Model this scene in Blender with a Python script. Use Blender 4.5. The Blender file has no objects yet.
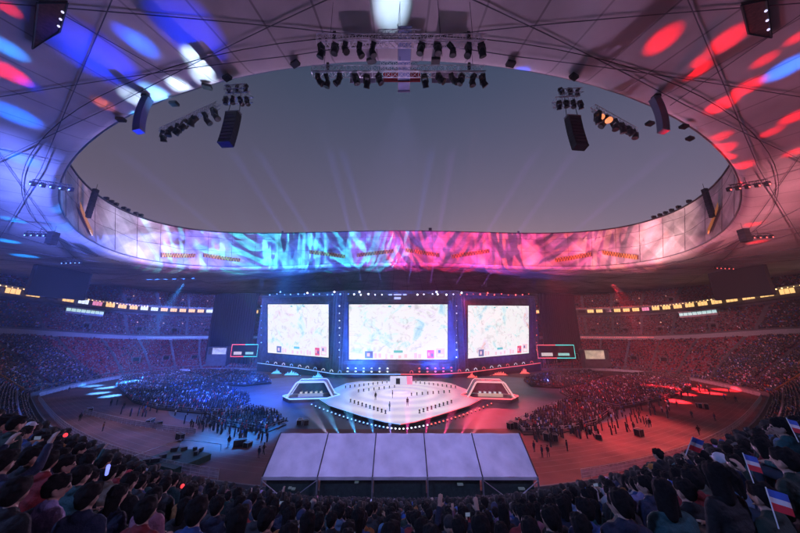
import bpy, math, random
import numpy as np
from mathutils import Vector, Matrix
random.seed(7); rng = np.random.default_rng(7)
PI = math.pi
sc = bpy.context.scene
col = sc.collection

# ------------------------------------------------------------------ camera
CAM = Vector((0, -96, 20))
cam_d = bpy.data.cameras.new("camera"); cam = bpy.data.objects.new("camera", cam_d); col.objects.link(cam)
cam.location = CAM; cam.rotation_euler = (math.radians(104), 0, 0)
cam_d.sensor_width = 36; cam_d.lens = 12.015; cam_d.clip_start = 0.1; cam_d.clip_end = 4000
sc.camera = cam

# ------------------------------------------------------------------ world, sun, exposure
w = bpy.data.worlds.new("World"); sc.world = w; w.use_nodes = True
nt = w.node_tree; nt.nodes.clear()
sky = nt.nodes.new("ShaderNodeTexSky"); sky.sky_type = 'NISHITA'; sky.sun_disc = False
SUN_EL, SUN_ROT = math.radians(1.5), math.radians(20)
sky.sun_elevation = SUN_EL; sky.sun_rotation = SUN_ROT; sky.air_density = 1.3; sky.dust_density = 4.0; sky.ozone_density = 3.0
mixn = nt.nodes.new("ShaderNodeMix"); mixn.data_type = 'RGBA'; mixn.blend_type = 'MULTIPLY'; mixn.inputs[0].default_value = 1.0
mixn.inputs[7].default_value = (0.95, 0.86, 1.10, 1)
bg = nt.nodes.new("ShaderNodeBackground"); bg.inputs[1].default_value = 0.13
wo = nt.nodes.new("ShaderNodeOutputWorld")
tcw = nt.nodes.new("ShaderNodeTexCoord"); sxw = nt.nodes.new("ShaderNodeSeparateXYZ"); rw = nt.nodes.new("ShaderNodeValToRGB"); adw = nt.nodes.new("ShaderNodeMix"); adw.data_type='RGBA'; adw.blend_type='ADD'; adw.inputs[0].default_value=1
nt.links.new(tcw.outputs["Generated"], sxw.inputs[0]); nt.links.new(sxw.outputs[2], rw.inputs[0])     # dusk glow of the city air, warmest low down
ew = rw.color_ramp.elements; ew[0].position=.1; ew[0].color=(1.65,1.0,1.25,1); ew[1].position=.75; ew[1].color=(.25,.29,.38,1); q_ = ew.new(.38); q_.color=(.85,.57,.72,1)
nt.links.new(sky.outputs[0], mixn.inputs[6]); nt.links.new(mixn.outputs[2], adw.inputs[6]); nt.links.new(rw.outputs[0], adw.inputs[7]); nt.links.new(adw.outputs[2], bg.inputs[0]); nt.links.new(bg.outputs[0], wo.inputs[0])
sd = bpy.data.lights.new("sun", 'SUN'); sd.energy = 0.02; sd.angle = math.radians(12); sd.color = (1, .7, .6)
so = bpy.data.objects.new("sun", sd); col.objects.link(so)
so.rotation_euler = (PI/2 - SUN_EL, 0, PI - SUN_ROT)
sc.view_settings.view_transform = 'Standard'; sc.view_settings.look = 'None'
sc.view_settings.exposure = 0.0; sc.view_settings.gamma = 1.0; sc.view_settings.use_curve_mapping = False
cy = sc.cycles
cy.use_denoising = True; cy.max_bounces = 4; cy.diffuse_bounces = 2; cy.glossy_bounces = 2; cy.volume_bounces = 0
cy.transparent_max_bounces = 8; cy.sample_clamp_indirect = 4; cy.sample_clamp_direct = 0; cy.caustics_reflective = False; cy.caustics_refractive = False
cy.use_light_tree = True

# ------------------------------------------------------------------ rays through a photograph pixel (800x533), to measure real positions
_c, _s = math.cos(math.radians(14)), math.sin(math.radians(14))
def ray(x, y):
    return Vector(((x-400.5), 267*_c-(266.5-y)*_s, (266.5-y)*_c+267*_s)) / (267*_c-(266.5-y)*_s)
def atz(x, y, z):
    r = ray(x, y); return CAM + r*((z-CAM.z)/r.z)
def aty(x, y, Y):
    r = ray(x, y); return CAM + r*(Y-CAM.y)
def atd(x, y, dist):
    return CAM + ray(x, y).normalized()*dist

# ------------------------------------------------------------------ lights
def spot(name, loc, tgt, color, power, ang, blend=0.3, rad=0.25):
    d = bpy.data.lights.new(name, 'SPOT'); d.energy = power; d.color = color; d.spot_size = math.radians(ang); d.spot_blend = blend; d.shadow_soft_size = rad
    o = bpy.data.objects.new(name, d); col.objects.link(o); o.location = loc
    o.rotation_euler = (Vector(tgt)-Vector(loc)).to_track_quat('-Z', 'Y').to_euler()
    return o
BLUE=(.03,.16,1); CYAN=(.05,.5,1); RED=(1,.03,.07); PINK=(1,.12,.35); PURP=(.42,.22,1); MAUVE=(.8,.42,.8)

# ------------------------------------------------------------------ materials
MATS = {}
def mat(name, color, rough=.7, metal=0, emit=None, es=0, noise=0, nscale=3, bump=0, spec=.3):
    if name in MATS: return MATS[name]
    m = bpy.data.materials.new(name); m.use_nodes = True; n = m.node_tree.nodes; l = m.node_tree.links
    p = n["Principled BSDF"]; p.inputs["Roughness"].default_value = rough; p.inputs["Metallic"].default_value = metal
    p.inputs["Specular IOR Level"].default_value = spec
    p.inputs["Base Color"].default_value = (*color, 1)
    if noise or bump:
        tc = n.new("ShaderNodeTexCoord"); nz = n.new("ShaderNodeTexNoise"); nz.inputs["Scale"].default_value = nscale; nz.inputs["Detail"].default_value = 6
        l.new(tc.outputs["Object"], nz.inputs["Vector"])
        if noise:
            mr = n.new("ShaderNodeMapRange"); mr.inputs[1].default_value = .25; mr.inputs[2].default_value = .75; mr.inputs[3].default_value = 1-noise; mr.inputs[4].default_value = 1+noise
            mx = n.new("ShaderNodeMix"); mx.data_type = 'RGBA'; mx.blend_type = 'MULTIPLY'; mx.inputs[0].default_value = 1
            mx.inputs[6].default_value = (*color, 1); l.new(nz.outputs["Fac"], mr.inputs[0]); l.new(mr.outputs[0], mx.inputs[7]); l.new(mx.outputs[2], p.inputs["Base Color"])
        if bump:
            b = n.new("ShaderNodeBump"); b.inputs["Strength"].default_value = bump; l.new(nz.outputs["Fac"], b.inputs["Height"]); l.new(b.outputs[0], p.inputs["Normal"])
    if emit: p.inputs["Emission Color"].default_value = (*emit, 1); p.inputs["Emission Strength"].default_value = es
    MATS[name] = m; return m
def attr_mat(name, rough=.8):
    if name in MATS: return MATS[name]
    m = bpy.data.materials.new(name); m.use_nodes = True; n = m.node_tree.nodes; l = m.node_tree.links
    a = n.new("ShaderNodeAttribute"); a.attribute_name = "col"; l.new(a.outputs["Color"], n["Principled BSDF"].inputs["Base Color"])
    n["Principled BSDF"].inputs["Roughness"].default_value = rough; MATS[name] = m; return m
def objcol_mat(name, rough=.85, nz=.25):
    m = bpy.data.materials.new(name); m.use_nodes = True; n = m.node_tree.nodes; l = m.node_tree.links
    a = n.new("ShaderNodeObjectInfo"); t = n.new("ShaderNodeTexNoise"); t.inputs["Scale"].default_value = 14
    tc = n.new("ShaderNodeTexCoord"); l.new(tc.outputs["Object"], t.inputs["Vector"])
    mr = n.new("ShaderNodeMapRange"); mr.inputs[3].default_value = 1-nz; mr.inputs[4].default_value = 1+nz; l.new(t.outputs["Fac"], mr.inputs[0])
    mx = n.new("ShaderNodeMix"); mx.data_type = 'RGBA'; mx.blend_type = 'MULTIPLY'; mx.inputs[0].default_value = 1
    l.new(a.outputs["Color"], mx.inputs[6]); l.new(mr.outputs[0], mx.inputs[7]); l.new(mx.outputs[2], n["Principled BSDF"].inputs["Base Color"])
    bu = n.new("ShaderNodeBump"); bu.inputs["Strength"].default_value = .9; bu.inputs["Distance"].default_value = .03; t.inputs["Detail"].default_value = 5; l.new(t.outputs["Fac"], bu.inputs["Height"]); l.new(bu.outputs[0], n["Principled BSDF"].inputs["Normal"])
    n["Principled BSDF"].inputs["Roughness"].default_value = rough; MATS[name] = m; return m

concrete = mat("concrete", (.22,.21,.2), .85, noise=.3, nscale=.6)
dark_conc = mat("dark_concrete", (.10,.10,.105), .85, noise=.3, nscale=.5)
steel = mat("steel", (.25,.26,.28), .4, .7)
dark_steel = mat("dark_steel", (.035,.035,.04), .5, .4)
black = mat("black_casing", (.012,.012,.014), .45)
white_paint = mat("white_paint", (.7,.7,.7), .5)
strut_m = mat("strut_grey", (.11,.10,.12), .6, .2)
alu = mat("aluminium", (.6,.62,.66), .3, .8)

# ------------------------------------------------------------------ mesh builder
class MB:
    def __init__(s): s.v = []; s.f = []; s.m = []
    def add(s, vs, fs, mi=0):
        o = len(s.v); s.v += [tuple(v) for v in vs]; s.f += [tuple(i+o for i in f) for f in fs]; s.m += [mi]*len(fs); return s
    def box(s, c, d, R=None, mi=0):
        x,y,z = d[0]/2,d[1]/2,d[2]/2; c = Vector(c)
        vs = [Vector(p) for p in ((-x,-y,-z),(x,-y,-z),(x,y,-z),(-x,y,-z),(-x,-y,z),(x,-y,z),(x,y,z),(-x,y,z))]
        if R is not None: vs = [R @ v for v in vs]
        return s.add([c+v for v in vs], [(0,3,2,1),(4,5,6,7),(0,1,5,4),(1,2,6,5),(2,3,7,6),(3,0,4,7)], mi)
    def quad(s, a, b, c, d, mi=0): return s.add([a,b,c,d], [(0,1,2,3)], mi)
    def tube(s, p, q, r, r2=None, n=6, mi=0, caps=True):
        p, q = Vector(p), Vector(q); r2 = r if r2 is None else r2
        z = (q-p).normalized(); x = z.orthogonal().normalized(); y = z.cross(x)
        vs = [p+(x*math.cos(2*PI*i/n)+y*math.sin(2*PI*i/n))*r for i in range(n)] + [q+(x*math.cos(2*PI*i/n)+y*math.sin(2*PI*i/n))*r2 for i in range(n)]
        fs = [(i,(i+1)%n,n+(i+1)%n,n+i) for i in range(n)]
        if caps: fs += [tuple(range(n-1,-1,-1)), tuple(range(n,2*n))]
        return s.add(vs, fs, mi)
    def path(s, pts, r, n=5, mi=0):
        pts = [Vector(p) for p in pts]; N = len(pts); vs = []; fs = []
        for k, p in enumerate(pts):
            t = (pts[min(k+1,N-1)]-pts[max(k-1,0)]).normalized(); up = Vector((0,0,1)) if abs(t.z) < .9 else Vector((1,0,0))
            x = t.cross(up).normalized(); y = x.cross(t)
            vs += [p+(x*math.cos(2*PI*i/n)+y*math.sin(2*PI*i/n))*r for i in range(n)]
        for k in range(N-1): fs += [(k*n+i,k*n+(i+1)%n,(k+1)*n+(i+1)%n,(k+1)*n+i) for i in range(n)]
        fs += [tuple(range(n-1,-1,-1)), tuple(range((N-1)*n, N*n))]
        return s.add(vs, fs, mi)
    def ball(s, c, r, n=8, m=5, mi=0):
        c = Vector(c); r = Vector(r) if hasattr(r, '__len__') else Vector((r,r,r)); vs = []; fs = []
        for j in range(m+1):
            th = PI*j/m
            for i in range(n): vs.append(c+Vector((r.x*math.sin(th)*math.cos(2*PI*i/n), r.y*math.sin(th)*math.sin(2*PI*i/n), -r.z*math.cos(th))))
        for j in range(m): fs += [(j*n+i,j*n+(i+1)%n,(j+1)*n+(i+1)%n,(j+1)*n+i) for i in range(n)]
        return s.add(vs, fs, mi)
    def grid(s, rows, mi=0, closed=False):
        n = len(rows[0]); vs = [p for r in rows for p in r]; fs = []
        for j in range(len(rows)-1):
            for i in range(n if closed else n-1): fs.append((j*n+i, j*n+(i+1)%n, (j+1)*n+(i+1)%n, (j+1)*n+i))
        return s.add(vs, fs, mi)
    def truss(s, p, q, wd=.5, r=.04, bays=None, mi=0, up=None):
        p, q = Vector(p), Vector(q); t = (q-p).normalized(); L = (q-p).length
        u = Vector(up) if up else Vector((0,0,1)); x = t.cross(u).normalized(); y = x.cross(t)
        bays = bays or max(2, int(L/(wd*1.3)))
        cs = [x*a*wd/2+y*b*wd/2 for a, b in ((-1,-1),(1,-1),(1,1),(-1,1))]
        for c in cs: s.tube(p+c, q+c, r, n=4, mi=mi)
        for k in range(bays):
            a, b = p+t*(L*k/bays), p+t*(L*(k+1)/bays)
            for i in range(4):
                c1, c2 = cs[i], cs[(i+1)%4]
                s.tube(a+c1, b+c2, r*.6, n=3, mi=mi, caps=False)
                s.tube(a+c1, a+c2, r*.6, n=3, mi=mi, caps=False)
        return s
    def build(s, name, mats, parent=None, smooth=False):
        me = bpy.data.meshes.new(name); me.from_pydata([tuple(v) for v in s.v], [], s.f)
        for m in (mats if isinstance(mats, (list, tuple)) else [mats]): me.materials.append(m)
        me.polygons.foreach_set('material_index', s.m)
        if smooth: me.polygons.foreach_set('use_smooth', [True]*len(me.polygons))
        me.update(); o = bpy.data.objects.new(name, me); col.objects.link(o)
        if parent: o.parent = parent
        return o
def tag(o, label=None, cat=None, group=None, kind=None):
    for k, v in (('label',label),('category',cat),('group',group),('kind',kind)):
        if v: o[k] = v
    return o
def empty(name, loc, label=None, cat=None, group=None, rz=0):
    o = bpy.data.objects.new(name, None); col.objects.link(o); o.location = loc; o.rotation_euler = (0,0,rz); o.empty_display_size = .3
    return tag(o, label, cat, group)
def copy_tree(o, parent=None):
    c = o.copy(); col.objects.link(c); c.parent = parent
    for ch in list(o.children): copy_tree(ch, c)
    return c
def np_mesh(name, V, F, C, m, parent=None):
    """big merged mesh: V (n,3), F (k,4) quads, C (k,3) face colours"""
    me = bpy.data.meshes.new(name); k = len(F)
    me.vertices.add(len(V)); me.vertices.foreach_set('co', np.ascontiguousarray(V, dtype=np.float32).ravel())
    me.loops.add(4*k); me.loops.foreach_set('vertex_index', np.ascontiguousarray(F, dtype=np.int32).ravel())
    me.polygons.add(k); me.polygons.foreach_set('loop_start', np.arange(0, 4*k, 4, dtype=np.int32))
    me.update(calc_edges=True)
    a = me.attributes.new('col', 'FLOAT_COLOR', 'FACE'); c4 = np.ones((k,4), np.float32); c4[:,:3] = C; a.data.foreach_set('color', c4.ravel())
    me.materials.append(m); o = bpy.data.objects.new(name, me); col.objects.link(o)
    if parent: o.parent = parent
    return o
def instances(base_v, base_f, base_c, pos, rot, scale):
    """numpy copies of one small shape: pos (n,3), rot (n,) about z, scale (n,); base_c (n,k,3) or (k,3)"""
    n = len(pos); c, s_ = np.cos(rot), np.sin(rot); bv = base_v[None]*scale[:,None,None]
    V = np.stack([bv[...,0]*c[:,None]-bv[...,1]*s_[:,None], bv[...,0]*s_[:,None]+bv[...,1]*c[:,None], bv[...,2]], -1)+pos[:,None]
    F = base_f[None]+(np.arange(n)*len(base_v))[:,None,None]
    C = base_c if base_c.ndim == 3 else np.broadcast_to(base_c, (n,)+base_c.shape)
    return V.reshape(-1,3), F.reshape(-1,4), C.reshape(-1,3)

# ------------------------------------------------------------------ bowl geometry
A0, B0 = 119., 57.
def sfar(y, z=0): t = min(1, max(0, (y-10)/85)); return 1-(.20-.12*min(1,max(0,(z-20)/16)))*t*t*(3-2*t)
def exy(t, d):      # plan of the bowl: flatter far side, rounder near side
    s_, c_ = np.sin(t), np.cos(t); fk = np.clip((150-d)/130, 0, 1); k = np.where(s_ < 0, -.72*np.where(d > 45, np.maximum(.3, 1-(d-45)/60), 1), .9*fk+.1)
    return (A0+d)*c_*(1+.42*fk*np.maximum(s_,0)), (B0+d)*s_*(1+k*c_*c_)
def gain(x, y):     # the near rows climb a little towards both sides
    Z = np.maximum(y+96, 2.); f = np.clip((26-(y+96))/12, 0, 1); return np.minimum(.127*x*x/Z, 2.4)*f*f*(3-2*f)
def E(t, d, z): x, y = exy(t, d); y = float(y); return Vector((float(x), y, z*sfar(y,z)+(float(gain(x,y)) if y < -60 and d < 42.3 and z > 0 else 0)))
def z1(d): return .07+.5*(d-2.45)
T1 = (2, 41.05, z1); 
def z2(d): return 22.2+.82*(d-44)
def z3(d): return 42.2+.62*(d-62)
def ringz(t): return 60.5-13.5*math.cos(t)**2
def R_(t, u, lift=0):
    return Vector(((103+160*u)*math.cos(t), (63+130*u)*math.sin(t), ringz(t)+1.0*u+lift))
def roof_tu(x, y):
    lo, hi = 0, 1.6
    for _ in range(30):
        u = (lo+hi)/2
        if (x/(103+160*u))**2+(y/(63+130*u))**2 > 1: lo = u
        else: hi = u
    return math.atan2(y/(63+130*u), x/(103+160*u)), u
def roofz(x, y):
    t, u = roof_tu(x, y); return ringz(t)+u
def hit_roof(px, py):
    r = ray(px, py); k = 30.
    for _ in range(60):
        p = CAM+r*k; k = .5*k+.5*(roofz(p.x, p.y)-CAM.z)/r.z
    return CAM+r*k

# ------------------------------------------------------------------ setting
g = MB(); g.quad((-1500,-1500,0),(1500,-1500,0),(1500,1500,0),(-1500,1500,0)); tag(g.build("ground", dark_conc), kind="structure")
def ell_sheet(name, a0, b0, a1, b1, z, m, cx=0, cy=0, n=160):
    g = MB(); rows = [[(cx+a*math.cos(2*PI*i/n), cy+b*math.sin(2*PI*i/n), z) for i in range(n)] for a, b in ((a0,b0),(a1,b1))]
    g.grid(rows, closed=True); return tag(g.build(name, m), kind="structure")
track_m = mat("track_rubber", (.15,.062,.055), .75, noise=.6, nscale=.16, bump=.3)
g = MB(); g.add([tuple(E(2*PI*i/240,-.4,0))[:2]+(.004,) for i in range(240)], [tuple(range(240))]); tag(g.build("running_track", track_m), kind="structure")
def disc_sheet(name, pts, z, m):
    g = MB(); g.add([(x,y,z) for x,y in pts], [tuple(range(len(pts)))]); return tag(g.build(name, m), kind="structure")
field_m = mat("field_cover", (.045,.07,.11), .5, noise=.35, nscale=.25, spec=.5)
disc_sheet("field", [(66*math.copysign(abs(math.cos(t))**.6, math.cos(t)), 6+38*math.copysign(abs(math.sin(t))**.6, math.sin(t))) for t in [2*PI*i/120 for i in range(120)]], .008, field_m)
# lane lines on the track
g = MB()
for k in range(7):
    n = 240
    g.grid([[tuple(E(2*PI*i/n, dd, 0))[:2]+(.012,) for i in range(n)] for dd in (-14+1.6*k+.09,-14+1.6*k)], closed=True)
tag(g.build("lane_lines", mat("lane_paint", (.22,.15,.14), .7, noise=.4, nscale=.5)), kind="structure")

# ------------------------------------------------------------------ grandstands
NT = 320; TS = [2*PI*i/NT for i in range(NT)]
def loft(name, prof, m, parent, closed=True, ts=TS, mats=None):
    g = MB(); g.grid([[E(t, d, z) for t in ts] for d, z in prof], closed=closed); return g.build(name, m, parent)
def stepped(d0, d1, zf, step):
    pr = []; d = d0
    while d < d1-1e-6: pr += [(d, zf(d)), (d+step-.02, zf(d))]; d += step
    return pr
stand_m = mat("stand_concrete", (.17,.17,.175), .85, noise=.3, nscale=.4)
def led_string(name, d, z, t0, t1, n, r, m, parent):
    g = MB()
    for k in range(n): g.ball(E(t0+(t1-t0)*k/(n-1), d, z), r*random.uniform(.6,1.25), 6, 4)
    o = g.build(name, m, parent); o['kind'] = 'stuff'; return o
blue_led = mat("blue_led", (.1,.2,.6), emit=(.2,.42,1), es=2.6); red_led = mat("red_led", (.6,.1,.1), emit=(1,.12,.1), es=2.4)
white_led = mat("white_led", (.8,.8,.8), emit=(.8,.85,1), es=2.4); warm_led = mat("warm_led", (.8,.6,.3), emit=(1,.6,.22), es=5)
W_ = [("lower_grandstand", 0, 'wide lower grandstand of stepped rows sweeping round the running track'),
      ("middle_grandstand", 1, 'middle grandstand between the two strings of rim lights'),
      ("upper_grandstand", 2, 'top grandstand under the roof, above the lit box windows')]
gs = [tag(bpy.data.objects.new(n, None), l, "grandstand") for n, _, l in W_]
for o in gs: col.objects.link(o)
TS1 = sorted(TS+[PI*1.5+(k-150)*.0035 for k in range(301)])
loft("terrace", [(1.0,0),(1.0,1.3),(1.25,1.3),(1.25,.02)]+stepped(2.45-.42, 41.0, lambda d: z1(d+.42), .85)+[(41.4,z1(41)),(42.0,z1(41)),(42.4,z1(41)),(42.4,0)], stand_m, gs[0], ts=TS1)
loft("rim_wall", [(42.1,19),(42.1,21.0),(42.5,21.0),(42.5,22.0)], mat("rim_paint",(.4,.4,.42),.6,noise=.2), gs[1])
loft("terrace", [(42.5,22.0),(44,22.2)]+stepped(44, 60, z2, .9)+[(60.9,z2(60)),(60.9,36.9)], stand_m, gs[1])
loft("ceiling_slab", [(42.4,18.2),(61,18.4)], dark_conc, gs[1])
loft("fascia_band", [(58.5,40.9),(58.5,42.0),(59,42.2),(62,42.2)], mat("fascia_paint",(.35,.35,.37),.6,noise=.2), gs[2])
loft("terrace", [(60.9,42.2)]+stepped(62, 84, z3, .9)+[(84.8,z3(84))], stand_m, gs[2])
g = MB(); g.grid([[Vector((261*math.cos(t), 191*math.sin(t), z if z == 0 else R_(t,.99).z+.6)) for t in TS] for z in (0,1)], closed=True); g.build("outer_wall", dark_conc, gs[2])
# box ring between middle and upper stands
boxes = empty("hospitality_box_ring", (0,0,0), 'ring of glazed hospitality boxes with warm lit windows between the middle and top stands', "box ring")
loft("back_wall", [(61.5,36.9),(61.5,40.9)], dark_conc, boxes)
loft("walkway_floor", [(60.9,37.0),(58.4,37.0),(58.4,38.1),(58.2,38.1),(58.2,36.6),(60.9,36.6)], dark_conc, boxes)
loft("walkway_ceiling", [(61.5,40.9),(58.5,40.9)], dark_conc, boxes)
wm = {'warm': mat("warm_window", (.5,.4,.2), emit=(1,.58,.2), es=1.3, noise=.3), 'white': mat("white_window", (.5,.5,.5), emit=(.75,.85,1), es=1.3), 'pink': mat("pink_window", (.5,.3,.4), emit=(1,.3,.5), es=.9), 'dark': mat("dark_window", (.03,.03,.04), .2)}
N = 150
for k in range(N):
    t = 2*PI*(k+.5)/N; p = E(t, 60, 39)
    if p.y < -55 or (p.y > 60 and abs(p.x) < 85): continue
    a = math.atan2(p.y+96, p.x)                              # only what can be seen
    x = p.x; far = p.y > 55
    kind = random.choices(['warm','white','pink','dark'], [5,1.3,.5 if x > 0 else .2, .9 if far else 1.6])[0]
    tt = 2*PI*.36/N; g = MB()
    g.grid([[E(t+s*tt, 57.6, z) for s in (-1,-.5,0,.5,1)] for z in (38.3,40.8)])
    o = g.build("window", wm[kind], boxes)
    g = MB()
    for s in (-1,-.33,.33,1): g.tube(E(t+s*tt,57.5,38.3), E(t+s*tt,57.5,40.8), .06, n=4)
    for z in (38.3,40.8): g.tube(E(t-tt,57.5,z), E(t+tt,57.5,z), .07, n=4)
    g.build("window_frame", dark_steel, o)
# warm lamps under the box ring canopy near the sides
for sgn, nm in ((-1,'left'),(1,'right')):
    t0, t1 = (PI*1.12, PI*.83) if sgn < 0 else (-PI*.12, PI*.17)
    led_string("downlight_string", 57.3, 41.2, t0, t1, 80, .22, warm_led, boxes)
tmap = {-1: (PI*.83, PI*.62), 1: (PI*.17, PI*.38)}
for sgn, m in ((-1, blue_led), (1, red_led)):
    led_string("rim_lights", 42.0, 21.2, *tmap[sgn], 110, .16, m, gs[1])
    led_string("rim_lights", 58.3, 42.4, *tmap[sgn], 90, .15, m, gs[2])
# bright suites under box ring on both sides (white glass fronts)
for (x0,x1,yp) in ((66,104,310),(680,718,307)):
    tq = []
    p0, p1 = ray(x0,yp), ray(x1,yp)
    def find(px, d):
        best = None
        for i in range(2000):
            t = -PI/4+1.5*PI*i/2000; p = E(t, d, 36); v = p-CAM
            if v.y <= 0: continue
            q = v.x/(v.y*_c+v.z*_s)*267+400.5
            if best is None or abs(q-px) < best[0]: best = (abs(q-px), t)
        return best[1]
    ta, tb = find(x0, 57), find(x1, 57)
    g = MB(); g.grid([[E(ta+(tb-ta)*k/8, 55.5, z) for k in range(9)] for z in (33.4,34.9)])
    b = empty("glass_suite", (0,0,0), 'bright white glazed suite in the middle stand on the %s side' % ('blue lit' if x0 < 400 else 'red lit'), "suite")
    pn = g.build("window", mat("suite_glass", (.5,.55,.55), emit=(.6,.9,.9), es=.8, noise=.6, nscale=.6), b)
    g = MB(); g.grid([[E(ta+(tb-ta)*k/8, d, z) for k in range(9)] for d, z in ((55.4,32.4),(55.4,33.3),(54.2,33.3))]); g.build("ledge", white_paint, b)
    g = MB(); g.grid([[E(ta+(tb-ta)*k/8, d, z) for k in range(9)] for d, z in ((60,35.1),(54.6,35.1),(54.6,35.6),(60,35.6))]); g.build("roof", white_paint, b)
    g = MB()
    for k in range(9): g.tube(E(ta+(tb-ta)*k/8,55.3,33.3), E(ta+(tb-ta)*k/8,55.3,35.1), .09, n=4)
    g.build("window_post", dark_steel, b)

# ------------------------------------------------------------------ roof
def membrane_mat(name, base, seam, emit=0):
    m = bpy.data.materials.new(name); m.use_nodes = True; n = m.node_tree.nodes; l = m.node_tree.links; p = n["Principled BSDF"]
    tc = n.new("ShaderNodeTexCoord"); nz = n.new("ShaderNodeTexNoise"); nz.inputs["Scale"].default_value = .07; nz.inputs["Detail"].default_value = 7; l.new(tc.outputs["Object"], nz.inputs["Vector"])
    mr = n.new("ShaderNodeMapRange"); mr.inputs[1].default_value=.3; mr.inputs[2].default_value=.7; mr.inputs[3].default_value=.55; mr.inputs[4].default_value=1.12; l.new(nz.outputs["Fac"], mr.inputs[0])
    # welded seams running out from the opening, stored as u,v in the uv map
    uv = n.new("ShaderNodeUVMap"); sp = n.new("ShaderNodeSeparateXYZ"); l.new(uv.outputs[0], sp.inputs[0])
    def lines(sock, freq, wdt):
        a = n.new("ShaderNodeMath"); a.operation='MULTIPLY'; a.inputs[1].default_value=freq; l.new(sock, a.inputs[0])
        b = n.new("ShaderNodeMath"); b.operation='FRACT'; l.new(a.outputs[0], b.inputs[0])
        c = n.new("ShaderNodeMath"); c.operation='SUBTRACT'; c.inputs[1].default_value=.5; l.new(b.outputs[0], c.inputs[0])
        d = n.new("ShaderNodeMath"); d.operation='ABSOLUTE'; l.new(c.outputs[0], d.inputs[0])
        e = n.new("ShaderNodeMath"); e.operation='LESS_THAN'; e.inputs[1].default_value=wdt; l.new(d.outputs[0], e.inputs[0]); return e.outputs[0]
    s1 = lines(sp.outputs[0], 96, .02); 
    m2 = n.new("ShaderNodeMath"); m2.operation='MULTIPLY'; m2.inputs[1].default_value=-.32; l.new(s1, m2.inputs[0])
    m3 = n.new("ShaderNodeMath"); m3.operation='ADD'; l.new(m2.outputs[0], m3.inputs[0]); l.new(mr.outputs[0], m3.inputs[1])
    mx = n.new("ShaderNodeMix"); mx.data_type='RGBA'; mx.blend_type='MULTIPLY'; mx.inputs[0].default_value=1; mx.inputs[6].default_value=(*base,1)
    l.new(m3.outputs[0], mx.inputs[7]); l.new(mx.outputs[2], p.inputs["Base Color"]); p.inputs["Roughness"].default_value=.6; p.inputs["Specular IOR Level"].default_value=.2
    bu = n.new("ShaderNodeBump"); bu.inputs["Strength"].default_value=.25; bu.inputs["Distance"].default_value=2; l.new(nz.outputs["Fac"], bu.inputs["Height"]); l.new(bu.outputs[0], p.inputs["Normal"])
    return m
mem_m = membrane_mat("roof_membrane", (.56,.50,.50), 1)
roof = empty("stadium_roof", (0,0,0), 'pale membrane roof with an open oval centre and dark crossing trusses', "roof")
NR = 288
g = MB(); U = [0,.003,.01,.03,.08,.16,.24,.32,.4,.5,.6,.7,.8,.9,1]
lip = {0:1.6,.003:.7,.01:.15}
g.grid([[R_(2*PI*i/NR, u, lip.get(u,0)) for i in range(NR+1)] for u in U])
o = g.build("membrane", mem_m, roof, smooth=True)
uvl = o.data.uv_layers.new(name="UVMap"); vi = np.zeros(len(o.data.loops), np.int32); o.data.loops.foreach_get('vertex_index', vi)
uvs = np.stack([(vi % (NR+1))/NR, np.array(U)[vi//(NR+1)]], -1).astype(np.float32); uvl.data.foreach_set('uv', uvs.ravel())
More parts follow.
